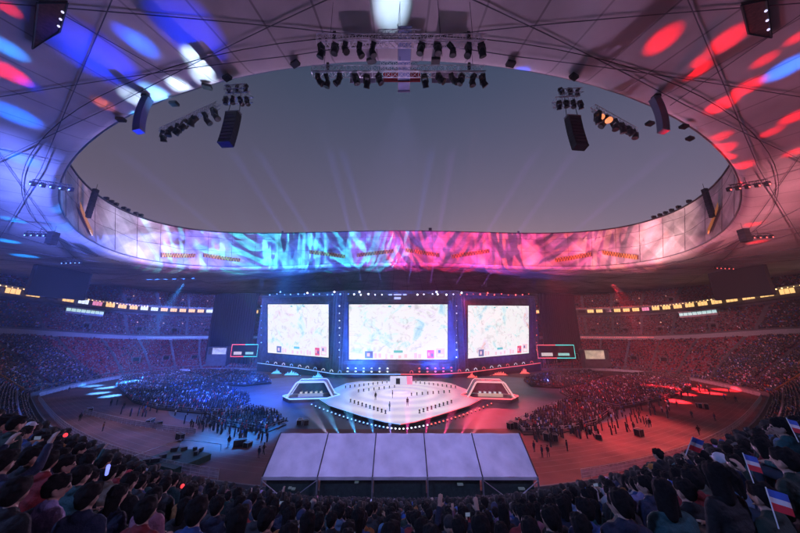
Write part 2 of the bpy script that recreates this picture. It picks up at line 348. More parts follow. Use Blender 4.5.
# fascia: the upright inner face of the far and side roof
def fas(t, h):      # h 0..1 up the fascia
    H = 24-5*math.cos(t)**2
    return Vector(((103+4*h)*math.cos(t), (63+4*h)*math.sin(t), ringz(t)+1.6+(H-1.6)*h)) if h > 0 else R_(t, 0, 1.6)
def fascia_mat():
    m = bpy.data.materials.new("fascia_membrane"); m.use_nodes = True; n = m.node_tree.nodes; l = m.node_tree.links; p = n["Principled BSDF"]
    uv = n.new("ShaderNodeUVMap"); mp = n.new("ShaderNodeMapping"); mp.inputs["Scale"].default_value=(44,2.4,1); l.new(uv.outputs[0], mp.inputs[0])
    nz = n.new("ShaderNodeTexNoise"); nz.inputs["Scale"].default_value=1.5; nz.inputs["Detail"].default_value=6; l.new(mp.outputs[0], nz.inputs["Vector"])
    # shadows of slanted steelwork behind the membrane, painted in as darker crossing bands
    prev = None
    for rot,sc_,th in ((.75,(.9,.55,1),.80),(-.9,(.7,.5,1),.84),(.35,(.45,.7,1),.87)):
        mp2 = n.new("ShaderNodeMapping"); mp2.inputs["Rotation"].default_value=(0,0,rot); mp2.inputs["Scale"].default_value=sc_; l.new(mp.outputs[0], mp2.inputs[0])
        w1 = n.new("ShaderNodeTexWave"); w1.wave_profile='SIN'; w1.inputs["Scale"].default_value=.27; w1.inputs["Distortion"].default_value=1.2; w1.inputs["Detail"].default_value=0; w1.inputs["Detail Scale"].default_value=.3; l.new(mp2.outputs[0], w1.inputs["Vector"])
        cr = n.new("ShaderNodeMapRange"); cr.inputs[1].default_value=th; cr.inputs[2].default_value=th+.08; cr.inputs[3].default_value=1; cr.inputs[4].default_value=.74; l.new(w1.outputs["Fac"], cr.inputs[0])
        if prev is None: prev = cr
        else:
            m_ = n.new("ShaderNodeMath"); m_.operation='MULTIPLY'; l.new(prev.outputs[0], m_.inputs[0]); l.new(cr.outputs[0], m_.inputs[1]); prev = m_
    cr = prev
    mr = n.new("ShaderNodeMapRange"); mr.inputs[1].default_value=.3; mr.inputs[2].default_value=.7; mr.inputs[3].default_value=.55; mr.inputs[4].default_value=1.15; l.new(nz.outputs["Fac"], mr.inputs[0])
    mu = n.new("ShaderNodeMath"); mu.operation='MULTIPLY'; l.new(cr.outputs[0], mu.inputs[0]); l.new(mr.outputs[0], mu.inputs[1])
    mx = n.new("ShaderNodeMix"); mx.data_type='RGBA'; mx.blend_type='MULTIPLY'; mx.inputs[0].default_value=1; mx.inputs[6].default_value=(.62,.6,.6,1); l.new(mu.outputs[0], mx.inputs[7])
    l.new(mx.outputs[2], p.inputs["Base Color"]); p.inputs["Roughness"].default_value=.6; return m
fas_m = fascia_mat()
g = MB(); Hs = [0,.25,.5,.75,1]
g.grid([[fas(2*PI*i/NR, h) for i in range(NR+1)] for h in Hs])
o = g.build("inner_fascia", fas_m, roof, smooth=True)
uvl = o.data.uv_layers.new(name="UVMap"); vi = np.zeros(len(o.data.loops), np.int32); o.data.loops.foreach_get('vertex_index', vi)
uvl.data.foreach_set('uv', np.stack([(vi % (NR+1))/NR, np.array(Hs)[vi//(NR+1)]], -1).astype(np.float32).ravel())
g = MB(); g.grid([[fas(2*PI*i/NR,1) for i in range(NR)], [R_(2*PI*i/NR,1,6) for i in range(NR)]], closed=True); g.build("top_cover", steel, roof)
g = MB(); g.path([fas(2*PI*i/96,1) for i in range(97)], .35, 6); g.build("top_rim_pipe", dark_steel, roof)
g = MB(); g.path([R_(2*PI*i/96,.0,1.5) for i in range(97)], .22, 6); g.build("lower_rim_pipe", steel, roof)
for k in range(48):
    t = 2*PI*(k+.5)/48
    if fas(t,0).y < -35: continue
    g = MB(); g.tube(fas(t,.0)*.998, fas(t,1)*.998, .05, n=4); g.build("fascia_seam", strut_m, roof)
for h in (.42,.8):
    g = MB(); g.path([Vector((fas(t,h).x*.997, fas(t,h).y*.997, fas(t,h).z+.8*math.sin(t*24)*.5)) for t in [PI*-.15+1.3*PI*i/90 for i in range(91)]], .045, 4); g.build("fascia_cable", strut_m, roof)
# crossing trusses tangent to the opening
def truss_line(P, d, L, r, name, m):
    pts = []
    for k in range(25):
        q = P+d*(L*k/24); t, u = roof_tu(q.x, q.y)
        if u > 1: break
        pts.append(Vector((q.x, q.y, ringz(t)+max(u,0)-.25)))
    if len(pts) > 2:
        g = MB(); g.path(pts, r, 5); g.build(name, m, roof)
for k in range(20):
    t = 2*PI*(k+.5)/20; P = R_(t, .022); tn = Vector((-103*math.sin(t), 63*math.cos(t), 0)).normalized()
    out = Vector((math.cos(t)/103, math.sin(t)/63, 0)).normalized()
    for sg in (-1, 1): truss_line(P, (tn*sg+out*.02).normalized(), 150, .065, "truss_chord", strut_m)
for k in range(16):
    t = 2*PI*k/16; P = R_(t, .22); Q = R_(t+.06, .015)
    truss_line(Q, (Vector((P.x-Q.x,P.y-Q.y,0))).normalized(), 120, .05, "truss_brace", strut_m)
for u in (.036,):
    g = MB(); g.path([R_(2*PI*i/120,u,-.25) for i in range(121)], .06, 5); g.build("ring_truss", dark_steel, roof)
# nodes with bolts / small black boxes on the ceiling by the rim
for (px,py) in ((228,76),(372,59),(436,59),(511,62),(574,75),(650,122),(684,125),(208,85),(175,102),(122,118),(296,62),(690,137)):
    p = hit_roof(px,py); g = MB(); g.box((0,0,-.35),(1.3,.8,.5)); g.box((0,0,-.05),(.3,.3,.2)); o = g.build("ceiling_floodlight", black); o.location = p; o.rotation_euler = (0,0,random.uniform(-.5,.5))
    tag(o, 'small black floodlight box on the membrane near the rim, '+('left of' if px<310 else ('above' if px<500 else 'right of'))+' the straight trusses', "floodlight", 'black floodlights along the near rim of the opening')
# golden maintenance grilles in the fascia
gold = mat("gold_slat", (.75,.42,.12), .5, emit=(1,.4,.1), es=.12); fr_m = mat("grille_frame", (.12,.05,.05), .6)  # faint emission put in for the orange light on the slats
def fas_find(px, py):
    best = None
    for i in range(1400):
        t = -.15*PI+1.3*PI*i/1400
        for h in np.arange(.02,.99,.03):
            p = fas(t,h); v = p-CAM; f_ = v.y*_c+v.z*_s
            if f_ <= 0: continue
            x = 400.5+267*v.x/f_; y = 266.5-267*(-v.y*_s+v.z*_c)/f_
            e = (x-px)**2+(y-py)**2
            if best is None or e < best[0]: best = (e,t,h)
    return best[1], best[2]
GR = [(160,195,255,256,'first golden grille on the cyan left half of the fascia'),(203,240,255,260,'golden grille next to the cyan panel, rising left'),
      (310,346,252,257,'golden slatted grille left of centre on the cyan fascia'),(357,394,256,251,'golden grille where cyan turns purple'),
      (406,440,250,255,'golden grille just right of centre on magenta fascia'),(452,490,257,251,'golden grille on the bright red fascia over the right screen'),
      (556,593,260,254,'golden grille on the pink fascia far right'),(604,640,253,258,'golden grille beside the pink fascia panel, dipping right'),
      (77,90,205,233,'upright golden grille at the left tip of the fascia'),(712,722,232,205,'upright golden grille at the right tip of the fascia')]
for x0,x1,y0,y1,lab in GR:
    (ta,ha),(tb,hb) = fas_find(x0,y0), fas_find(x1,y1)
    n = 26; hh = .055
    def P(k, dh, off=.996):
        s = k/n; p = fas(ta+(tb-ta)*s, max(.03, ha+(hb-ha)*s+dh)); return Vector((p.x*off,p.y*off,p.z))
    e = empty("fascia_grille", P(n/2,0), lab, "grille", 'golden grilles in the fascia'); inv = -Vector(e.location)
    g = MB(); g.grid([[P(k,dh)+inv for k in range(n+1)] for dh in (-hh,hh)]); g.build("dark_panel", fr_m, e)
    for k in range(n):
        g = MB(); g.tube(P(k+.1,-hh if k%2 else hh,.99)+inv, P(k+.9,hh if k%2 else -hh,.99)+inv, .10, n=4); g.tube(P(k+.5,-hh,.991)+inv,P(k+.5,hh,.991)+inv,.06,n=4); g.build("slat", gold, e)
# small floodlights standing on the fascia top
fl0 = None
for px,py in [(107,200),(112,203),(117,206),(124,211),(128,213),(136,216),(141,219),(655,222),(661,220),(667,218),(673,216),(680,213),(690,208)]+[(283,232),(431,232),(519,232)]:
    t,h = fas_find(px,py); p = fas(t,1)
    if fl0 is None:
        fl0 = empty("rim_floodlight", p, None, "floodlight")
        g = MB(); g.box((0,0,.9),(1.5,.7,1.1)); g.build("lamp_housing", black, fl0); g = MB(); g.tube((0,0,-.3),(0,0,.5),.12); g.build("post", black, fl0); o = fl0
    else: o = copy_tree(fl0); o.location = p
    if 200 < px < 600: lab, gp = {283:'small dark floodlight on the far rim above the left screen',431:'dark boxy floodlight on the far rim, just right of centre',519:'small dark floodlight on the far rim above the right screen'}[px], 'lamps on the far rim'; o.scale = (1.3,1,1.5) if px == 431 else (.6,.6,.9)
    elif px < 400: lab, gp = 'dark floodlight on the fascia top above the cyan left curve', 'floodlights on the left rim curve'
    else: lab, gp = 'dark floodlight on the fascia top above the pink right curve', 'floodlights on the right rim curve'
    tag(o, lab, "floodlight", gp)
# ------------------------------------------------------------------ stage
led_floor = bpy.data.materials.new("led_floor"); led_floor.use_nodes = True
def _lf():
    n = led_floor.node_tree.nodes; l = led_floor.node_tree.links; p = n["Principled BSDF"]
    tc = n.new("ShaderNodeTexCoord"); v = n.new("ShaderNodeTexVoronoi"); v.inputs["Scale"].default_value=.16; l.new(tc.outputs["Object"], v.inputs["Vector"])
    nz = n.new("ShaderNodeTexNoise"); nz.inputs["Scale"].default_value=.35; nz.inputs["Detail"].default_value=8; nz.inputs["Roughness"].default_value=.7; l.new(tc.outputs["Object"], nz.inputs["Vector"])
    wv = n.new("ShaderNodeTexWave"); wv.wave_type='RINGS'; wv.rings_direction='SPHERICAL'; wv.inputs["Scale"].default_value=.055; wv.inputs["Distortion"].default_value=3.0; l.new(tc.outputs["Object"], wv.inputs["Vector"])
    m0 = n.new("ShaderNodeMath"); m0.operation='MULTIPLY'; l.new(nz.outputs["Fac"], m0.inputs[0]); l.new(wv.outputs["Fac"], m0.inputs[1])
    cr = n.new("ShaderNodeValToRGB"); l.new(m0.outputs[0], cr.inputs[0])
    e = cr.color_ramp.elements; e[0].position=0; e[0].color=(.95,.88,1,1); e[1].position=.75; e[1].color=(.55,.52,.68,1)
    sx = n.new("ShaderNodeSeparateXYZ"); l.new(tc.outputs["Object"], sx.inputs[0])
    mr = n.new("ShaderNodeMapRange"); mr.inputs[1].default_value=-22; mr.inputs[2].default_value=22; l.new(sx.outputs[0], mr.inputs[0])
    c2 = n.new("ShaderNodeValToRGB"); l.new(mr.outputs[0], c2.inputs[0]); f = c2.color_ramp.elements
    f[0].color=(.12,.4,1,1); f[1].color=(1,.25,.35,1); a=f.new(.25); a.color=(.8,.85,1,1); b=f.new(.72); b.color=(1,.88,.92,1)
    mx = n.new("ShaderNodeMix"); mx.data_type='RGBA'; mx.blend_type='MULTIPLY'; mx.inputs[0].default_value=1; l.new(cr.outputs[0], mx.inputs[6]); l.new(c2.outputs[0], mx.inputs[7])
    l.new(mx.outputs[2], p.inputs["Emission Color"]); p.inputs["Emission Strength"].default_value=.85; p.inputs["Base Color"].default_value=(.3,.3,.32,1); p.inputs["Roughness"].default_value=.9; p.inputs["Specular IOR Level"].default_value=0
_lf()
blue_strip = mat("blue_strip", (.1,.2,.6), emit=(.22,.45,1), es=1.6); red_strip = mat("red_strip", (.6,.1,.1), emit=(1,.12,.16), es=1.4); white_strip = mat("white_strip", (.8,.8,.8), emit=(.8,.8,1), es=1.3)
def prism(g, pts, z0, z1, mi=0, top=None):
    n = len(pts); vs = [(x,y,z0) for x,y in pts]+[(x,y,z1) for x,y in pts]
    g.add(vs, [(i,(i+1)%n,n+(i+1)%n,n+i) for i in range(n)], mi); g.add([(x,y,z1) for x,y in pts], [tuple(range(n))], mi if top is None else top)
SP = [(318,398),(330,405.5),(362,416),(385,422),(401,424.5),(416,422),(440,415),(470,405.5),(484,398),(470,390),(452,383),(440,381),(360,381),(346,383),(330,390)]
SPW = [tuple(atz(x,y,.9))[:2] for x,y in SP]
st = empty("centre_stage", (0,0,0), 'large low angular stage with a bright white LED floor before the three screens', "stage")
g = MB(); prism(g, SPW, .015, .88); g.build("deck", black, st)
g = MB(); cx_ = sum(p[0] for p in SPW)/len(SPW); cy_ = sum(p[1] for p in SPW)/len(SPW)
g.add([(cx_+(x-cx_)*.985, cy_+(y-cy_)*.985, .9) for x,y in SPW], [tuple(range(len(SPW)))]); o = g.build("led_surface", led_floor, st)
g = MB(); pth = [Vector((x,y,.93)) for x,y in SPW]
g.path(pth[:5], .06, 4); g.build("edge_strip", blue_strip, st); g = MB(); g.path(pth[4:9], .06, 4); g.build("edge_strip", red_strip, st)
# line of foot lamps round the stage front
def foot_lamp(m):
    e = empty("foot_lamp", (0,0,0)); g = MB(); g.tube((0,0,0),(0,0,.35),.2,.14,n=8); g.build("housing", black, e)
    g = MB(); g.ball((0,0,.42),(.2,.2,.15)); g.build("lens", m, e); return e
LAMPN = 46; fb, fr_, fw = foot_lamp(blue_led), foot_lamp(red_led), foot_lamp(white_led); used = set()
for k in range(LAMPN):
    s = k/(LAMPN-1); px = 312+s*(492-312); q = abs(px-401)/90; py = 431-25.5*q**1.55
    src, nm = (fb,'blue') if px < 385 else ((fw,'white') if px < 432 else (fr_,'red'))
    o = copy_tree(src) if src.name in used else src; used.add(src.name); o.location = atz(px,py,.012)
    tag(o, {'blue':'small blue foot lamp in the line along the front left edge of the stage','white':'small white foot lamp at the front point of the stage','red':'small red foot lamp in the line along the front right edge of the stage'}[nm], "lamp", 'foot lamps round the stage front')
# rows of small dark stands on the deck
ms0 = None
warm_tip = mat("stand_tip", (.6,.5,.4), emit=(1,.75,.6), es=.8)
for ri,(xa,ya,xb,yb,n) in enumerate([(346,388,392,382.5,11),(359,392,395,387.5,8),(351,402,386,413.5,10),(412,382.5,456,388,11),(412,395.5,450,392.5,8),(420,413,452,403,9)]):
    for k in range(n):
        s = k/(n-1); p = atz(xa+(xb-xa)*s, ya+(yb-ya)*s, .9)
        if ms0 is None:
            ms0 = empty("display_post", (0,0,0)); g = MB(); g.box((0,0,.42),(.26,.26,.84)); g.box((0,0,.04),(.5,.5,.08)); g.box((0,0,.6),(.4,.3,.3)); g.build("post", black, ms0); g = MB(); g.ball((0,0,.95),.12); g.build("lamp", warm_tip, ms0); o = ms0
        else: o = copy_tree(ms0)
        o.location = p; tag(o, 'black post with lit tip, %s row on the stage floor' % ['back left','upper left inner','front left','back right','upper right inner','front right'][ri], "post", 'black posts in rows on the stage floor')
# portal at the back of the stage
pt = empty("stage_portal", atz(399,384,.9), 'white and pink lit doorway at the back of the stage under the centre screen', "doorway")
g = MB(); g.box((0,0,1.4),(6.4,1.2,2.8)); g.build("body", mat("portal_white",(.7,.7,.75),.4,emit=(.75,.75,1),es=.45), pt)
g = MB(); g.box((4.3,0,1.4),(2.0,1.3,2.8)); g.build("side_panel", mat("portal_pink",(.7,.2,.3),.4,emit=(1,.2,.35),es=.8), pt)
g = MB(); g.box((-.2,-.63,1.1),(1.6,.06,2.1)); g.build("door", dark_steel, pt)
# raised ledge in front of the screens
LP = [(258,363.5,4.2,58),(275,366,3.6,53),(300,370,2.9,46),(335,375,1.6,36.5),(370,376,1.6,35.5),(401,376,1.6,35.2),(440,376,1.6,35.5),(470,373,2.0,38.5),(500,369,2.9,46),(525,364.5,3.6,53),(541,362,4.2,58)]
lf = [Vector((aty(px,py,Y).x, Y, z)) for px,py,z,Y in LP]
lg = empty("stage_ledge", (0,0,0), 'long curved raised ledge running under all three screens with a lit front edge', "platform")
g = MB(); g.grid([[Vector((p.x,p.y+dy,z if z is not None else p.z)) for p in lf] for dy,z in ((0,.02),(0,None),(9,None),(9,.02))]); g.build("platform_body", mat("ledge_black",(.03,.03,.04),.5), lg)
g = MB(); g.path([p+Vector((0,-.08,.02)) for p in lf[:6]], .13, 4); g.build("edge_strip", blue_strip, lg)
g = MB(); g.path([p+Vector((0,-.08,.02)) for p in lf[5:]], .13, 4); g.build("edge_strip", red_strip, lg)
# jagged lit glass peaks on the floor under the ledge ends
for i,(px,py,Y,sgn) in enumerate([(277,372,50,-1),(292,376,45,-1),(318,379,37.5,-1),(473,380,37.5,1),(500,376,45,1),(525,370,50,1)]):
    c = aty(px,py,Y-2.5); w_ = 7.5 if i in (1,4) else 5
    side = 'blue' if sgn < 0 else 'red'; pos = ['outermost','middle, tallest','innermost'][i if i < 3 else 5-i]
    e = empty("lit_peak", (c.x,c.y,.012), f'{pos} of the three jagged glowing {side} peaks under the ledge', "set piece", 'jagged glowing peaks under the ledge')
    rnd = random.Random(i); g = MB(); n = 9; hs = [max(.25,(3.2-abs(k-4)*.7)*rnd.uniform(.55,1.1)) for k in range(n)]
    for k in range(n):
        x = -w_/2+w_*k/(n-1); wd = w_/n*.9
        g.add([(x-wd,-.35,0),(x+wd,-.35,0),(x+wd,.35,0),(x-wd,.35,0),(x+rnd.uniform(-.2,.2),0,hs[k])], [(0,1,4),(1,2,4),(2,3,4),(3,0,4)])
    g.build("glass_shards", mat("peak_"+side,(.4,.5,.6) if sgn<0 else (.6,.2,.2),.2,emit=(.1,.55,1) if sgn<0 else (1,.12,.1),es=1.2,noise=.5,nscale=.6), e)
    g = MB(); g.box((0,0,.1),(w_+1,1.4,.2)); g.build("base", black, e)

# screen wall
wall_m = mat("wall_panel", (.16,.16,.2), .55, .2, noise=.35, nscale=.5)
sw = empty("screen_wall", (0,0,0), 'huge dark three-part backdrop wall of scaffold panels carrying the big screens', "screen wall")
def screen_quad(px0,px1,ya,yb,yc,yd,Y0,Y1):   # top/bottom at the left edge, top/bottom at the right edge
    return [aty(px0,yb,Y0),aty(px1,yd,Y1),aty(px1,yc,Y1),aty(px0,ya,Y0)]
SC = [("left",(268,329.6,304,353,304,358,62.5,48)),("centre",(349,448.5,304,360,304,360,43,43)),("right",(468,529.6,305,359,305.5,353.5,48,62.5))]
def screen_mat():
    m = bpy.data.materials.new("screen_picture"); m.use_nodes = True; n = m.node_tree.nodes; l = m.node_tree.links; p = n["Principled BSDF"]
    uv = n.new("ShaderNodeUVMap"); mp = n.new("ShaderNodeMapping"); mp.inputs["Scale"].default_value=(1.7,1,1); l.new(uv.outputs[0], mp.inputs[0])
    a = n.new("ShaderNodeTexNoise"); a.inputs["Scale"].default_value=2.6; a.inputs["Detail"].default_value=9; a.inputs["Roughness"].default_value=.62; a.inputs["Distortion"].default_value=.9; l.new(mp.outputs[0], a.inputs["Vector"])
    cr = n.new("ShaderNodeValToRGB"); l.new(a.outputs["Fac"], cr.inputs[0]); e = cr.color_ramp.elements
    e[0].position=.34; e[0].color=(.45,.78,.9,1); e[1].position=.70; e[1].color=(.95,.62,.55,1)
    for ps,c in ((.42,(.85,.98,.95,1)),(.47,(1,1,1,1)),(.56,(1,.97,.96,1)),(.62,(.92,.84,.96,1))): q=e.new(ps); q.color=c
    b = n.new("ShaderNodeTexNoise"); b.inputs["Scale"].default_value=6; b.inputs["Detail"].default_value=8; b.inputs["Distortion"].default_value=2.0; l.new(mp.outputs[0], b.inputs["Vector"])
    mr = n.new("ShaderNodeMapRange"); mr.inputs[1].default_value=.30; mr.inputs[2].default_value=.46; mr.inputs[3].default_value=.72; mr.inputs[4].default_value=1; l.new(b.outputs["Fac"], mr.inputs[0])
    mx = n.new("ShaderNodeMix"); mx.data_type='RGBA'; mx.blend_type='MULTIPLY'; mx.inputs[0].default_value=1; l.new(cr.outputs[0], mx.inputs[6]); l.new(mr.outputs[0], mx.inputs[7])
    l.new(mx.outputs[2], p.inputs["Emission Color"]); p.inputs["Emission Strength"].default_value=.97; p.inputs["Base Color"].default_value=(.02,.02,.02,1); p.inputs["Roughness"].default_value=.4; return m
scr_m = screen_mat()
hudm = [mat("hud_white",(.1,.1,.1),emit=(.95,.93,.95),es=1.0), mat("hud_navy",(.1,.1,.1),emit=(.10,.13,.30),es=1), mat("hud_red",(.1,.1,.1),emit=(.85,.06,.10),es=1), mat("hud_pink",(.1,.1,.1),emit=(.95,.62,.66),es=1), mat("hud_teal",(.1,.1,.1),emit=(.1,.55,.5),es=1)]
for nm,(a0,a1,ya,yb,yc,yd,Y0,Y1) in SC:
    BL,BR,TR,TL = screen_quad(a0,a1,ya,yb,yc,yd,Y0,Y1)
    if nm == 'right': BL,BR,TR,TL = BL,BR,TR,TL
    nrm = (BR-BL).cross(TL-BL).normalized(); nrm = nrm if nrm.y < 0 else -nrm
    Pq = lambda u,v,o=0: BL.lerp(BR,u).lerp(TL.lerp(TR,u),v)+nrm*o
    e = empty("big_screen", Pq(.5,0), {'left':'big bright screen at the left of the wall, angled away','centre':'widest bright screen in the middle of the wall','right':'big bright screen at the right of the wall, angled away'}[nm], "screen", 'three big screens on the wall'); iv = -Vector(e.location)
    g = MB(); g.add([Pq(0,0)+iv,Pq(1,0)+iv,Pq(1,1)+iv,Pq(0,1)+iv],[(0,1,2,3)]); o = g.build("display", scr_m, e)
    uvl = o.data.uv_layers.new(name="UVMap"); off = {'left':3,'centre':0,'right':7}[nm]
    uvl.data.foreach_set('uv', [off,0,off+1,0,off+1,1,off,1])
    g = MB(); 
    for c1,c2 in ((Pq(0,0),Pq(1,0)),(Pq(1,0),Pq(1,1)),(Pq(1,1),Pq(0,1)),(Pq(0,1),Pq(0,0))): g.tube(c1+iv,c2+iv,.28,n=4)
    g.build("frame", black, e)
    # score bar along the bottom, team boxes
    hb = [(.02,.14,.02,.11,0),(.16,.37,.02,.14,0),(.39,.61,.02,.12,0),(.63,.80,.02,.14,0),(.86,.98,.02,.23,0),(.165,.245,.03,.15,1),(.185,.215,.06,.12,3),(.26,.285,.03,.12,3),(.30,.33,.04,.11,3),(.42,.45,.03,.09,3),(.455,.545,.125,.165,4),(.50,.53,.03,.08,3),(.56,.59,.04,.10,3),(.66,.69,.03,.12,3),(.70,.73,.03,.10,3),(.79,.86,.03,.17,2),(.80,.815,.07,.13,3),(.83,.85,.06,.11,1),(.88,.965,.04,.20,3),(.895,.955,.06,.10,0),(.90,.925,.12,.17,1),(.40,.43,.94,.965,4),(.60,.63,.94,.965,4),(.1,.13,.945,.965,3)]
    for j,(u0,u1,v0,v1,mi) in enumerate(hb):
        g = MB(); z = .05+.006*j; g.add([Pq(u0,v0,z)+iv,Pq(u1,v0,z)+iv,Pq(u1,v1,z)+iv,Pq(u0,v1,z)+iv],[(0,1,2,3)]); g.build("score_box", hudm[mi], e)
    g = MB(); B = 1.6
    g.add([Pq(0,0,-.6),Pq(1,0,-.6),Pq(1,1,-.6),Pq(0,1,-.6)],[(0,1,2,3)]); g.build("screen_backing", black, sw)
# wall bodies around the screens
def wall_panel(pts_y, z0, z1, nm="panel"):
    g = MB(); n = 10
    for (xa,ya_),(xb,yb_) in zip(pts_y[:-1], pts_y[1:]):
        g.grid([[Vector((xa+(xb-xa)*k/n, ya_+(yb_-ya_)*k/n, z)) for k in range(n+1)] for z in (z0,(z0+z1)/2,z1)])
    return g.build(nm, wall_m, sw)
WX = [(-86,70.5),(-39,52.5),(-29,47),(29,47),(39,52.5),(84,70.5)]
wall_panel(WX, 0, 42.5)
g = MB()
for (xa,ya_),(xb,yb_) in zip(WX[:-1], WX[1:]):
    p, q = Vector((xa,ya_-.9,41.2)), Vector((xb,yb_-.9,41.2)); g.truss(p,q,1.3,.11); 
g.build("top_truss", steel, sw)
cols_x = [(-82,67.5),(-34.5,47.6),(-29.5,45.6),(28.3,45.6),(33.5,47.6),(80,67.5)]
for x,y in cols_x:
    g = MB(); g.truss((x,y-1,0),(x,y-1,41),1.4,.1,up=(0,1,0)); g.build("tower", steel, sw)
for k in range(7):
    g = MB(); z = 3.2+k*.0
for (xa,xb,y) in ((-28,28,46),):
    for z in (5.6,36.4): g = MB(); g.truss((xa,y-.7,z),(xb,y-.7,z),1,.08); g.build("cross_truss", steel, sw)
# dark drapes either side of the wall
drape_m = mat("drape_cloth", (.010,.010,.014), .95)
for x0,x1,y0,y1,lab in ((-118,-87,74,68.2,'tall black drape left of the screen wall'),(85,112,68.2,76,'tall black drape right of the screen wall')):
    g = MB(); n = 90; rows = []
    for z in (1,44): rows.append([(x0+(x1-x0)*k/n, y0+(y1-y0)*k/n+.45*math.sin(k*1.3), z) for k in range(n+1)])
    g.grid(rows); o = g.build("black_drape", drape_m, smooth=True); tag(o, lab, "drape")
# small lamps in rows on the wall
def wall_lamp(m):
    e = empty("wall_lamp", (0,0,0)); g = MB(); g.box((0,.15,0),(.55,.5,.55)); g.build("housing", black, e); g = MB(); g.ball((0,-.25,0),.42,8,6); g.build("lens", m, e); return e
wl = {'blue': wall_lamp(blue_led), 'red': wall_lamp(red_led), 'white': wall_lamp(mat("wall_white",(.8,.8,.8),emit=(.9,.85,1),es=4))}; usedw = set()
def wall_y(x):
    for (xa,ya_),(xb,yb_) in zip(WX[:-1], WX[1:]):
        if xa <= x <= xb: return ya_+(yb_-ya_)*(x-xa)/(xb-xa)
    return 67
def put_lamp(px, py, c, lab, grp, s=1):
    Y = 50.
    for _ in range(6): p = aty(px,py,Y); Y = wall_y(p.x)-2.2
    src = wl[c]; o = copy_tree(src) if c in usedw else src; usedw.add(c); o.location = aty(px,py,Y); o.scale = (s,s,s); tag(o, lab, "lamp", grp)
for k in range(38):
    px = 271+k*7+random.uniform(-1,1); 
    if 385 < px < 415: continue
    py = 294.5+random.uniform(-.6,.6); c = 'blue' if px < 352 else ('white' if px < 455 else 'red')
    put_lamp(px, py, c, {'blue':'blue lamp in the row along the top left of the screen wall','white':'white lamp in the row above the centre screen','red':'red lamp in the row along the top right of the screen wall'}[c], 'lamps along the top of the screen wall', random.uniform(.6,1.1))
for px,n,c,lab in ((340,8,'white','white lamp in the column between left and centre screens'),(457,8,'white','white lamp in the column between centre and right screens'),(262,6,'blue','blue lamp up the left edge of the left screen'),(537,7,'red','pale red lamp up the right edge of the right screen')):
    for k in range(n): put_lamp(px, 306+k*7.3, c, lab, 'columns of lamps beside the screens', random.uniform(.4,.75))
for px,py in ((281,292),(308,293),(335,292),(360,292),(437,292),(462,293),(488,293),(516,295)):
    put_lamp(px,py,'white' if 300<px<480 else ('blue' if px<300 else 'red'),'brighter lamp standing just above the lamp row on the screen wall','brighter lamps above the wall row',1.15)
# small logo board over the centre screen: blank glowing bars
lb = empty("marker_board", aty(398,297,41.5), 'small glowing marker board above the middle of the centre screen', "board")
for dx,dz,wd,hh in ((-3.6,1.2,1.6,.7),(0,1.2,4,.6),(3.6,1.2,1.6,.7),(0,-.6,3.4,1.1),(-4.6,1.2,.4,.4),(4.6,1.2,.4,.4)):
    g = MB(); g.box((dx,0,dz),(wd,.2,hh)); g.build("light_bar", mat("marker_glow",(.5,.5,.8),emit=(.55,.65,1),es=.9), lb)
# lamps standing on the ledge
for i in range(34):
    s = (i+.5)/34; px = 262+s*(538-262)
    if 388 < px < 412: continue
    # follow ledge
    for (p0,p1),(a,b) in zip(zip(LP[:-1],LP[1:]), zip(lf[:-1],lf[1:])):
        if p0[0] <= px <= p1[0]:
            q = a.lerp(b,(px-p0[0])/(p1[0]-p0[0]))
    e = empty("ledge_lamp", q+Vector((0,2.0,0)), None, "lamp")
    g = MB(); g.box((0,0,.15),(.8,.6,.3)); g.build("base", black, e)
    if 345<px<400 or 415<px<460:
        g = MB(); g.box((0,0,1.2),(.12,.12,2.0)); g.build("pole", steel, e)
        for zz in (.9,1.7,2.3): g = MB(); g.box((0,-.1,zz),(.75,.25,.45)); g.build("lens", white_led if px<400 else red_led, e) if zz != 1.7 else g.build("lamp_body", black, e)
        lab = 'pole with stacked lamps on the ledge below the centre screen, %s half' % ('blue' if px<401 else 'red')
    else:
        g = MB(); 
        arc = [(.7*math.cos(PI*j/6),0,.3+1.0*math.sin(PI*j/6)) for j in range(7)]; g.path(arc,.09,4); g.build("hoop", white_strip if i%3 else (blue_strip if px<400 else red_strip), e)
        g = MB(); g.ball((0,0,.7),.3); g.build("head", dark_steel, e)
        lab = 'hooped lamp on the raised ledge under the %s screen' % ('left' if px<401 else 'right')
    tag(e, lab, "lamp", 'lamps standing on the ledge')

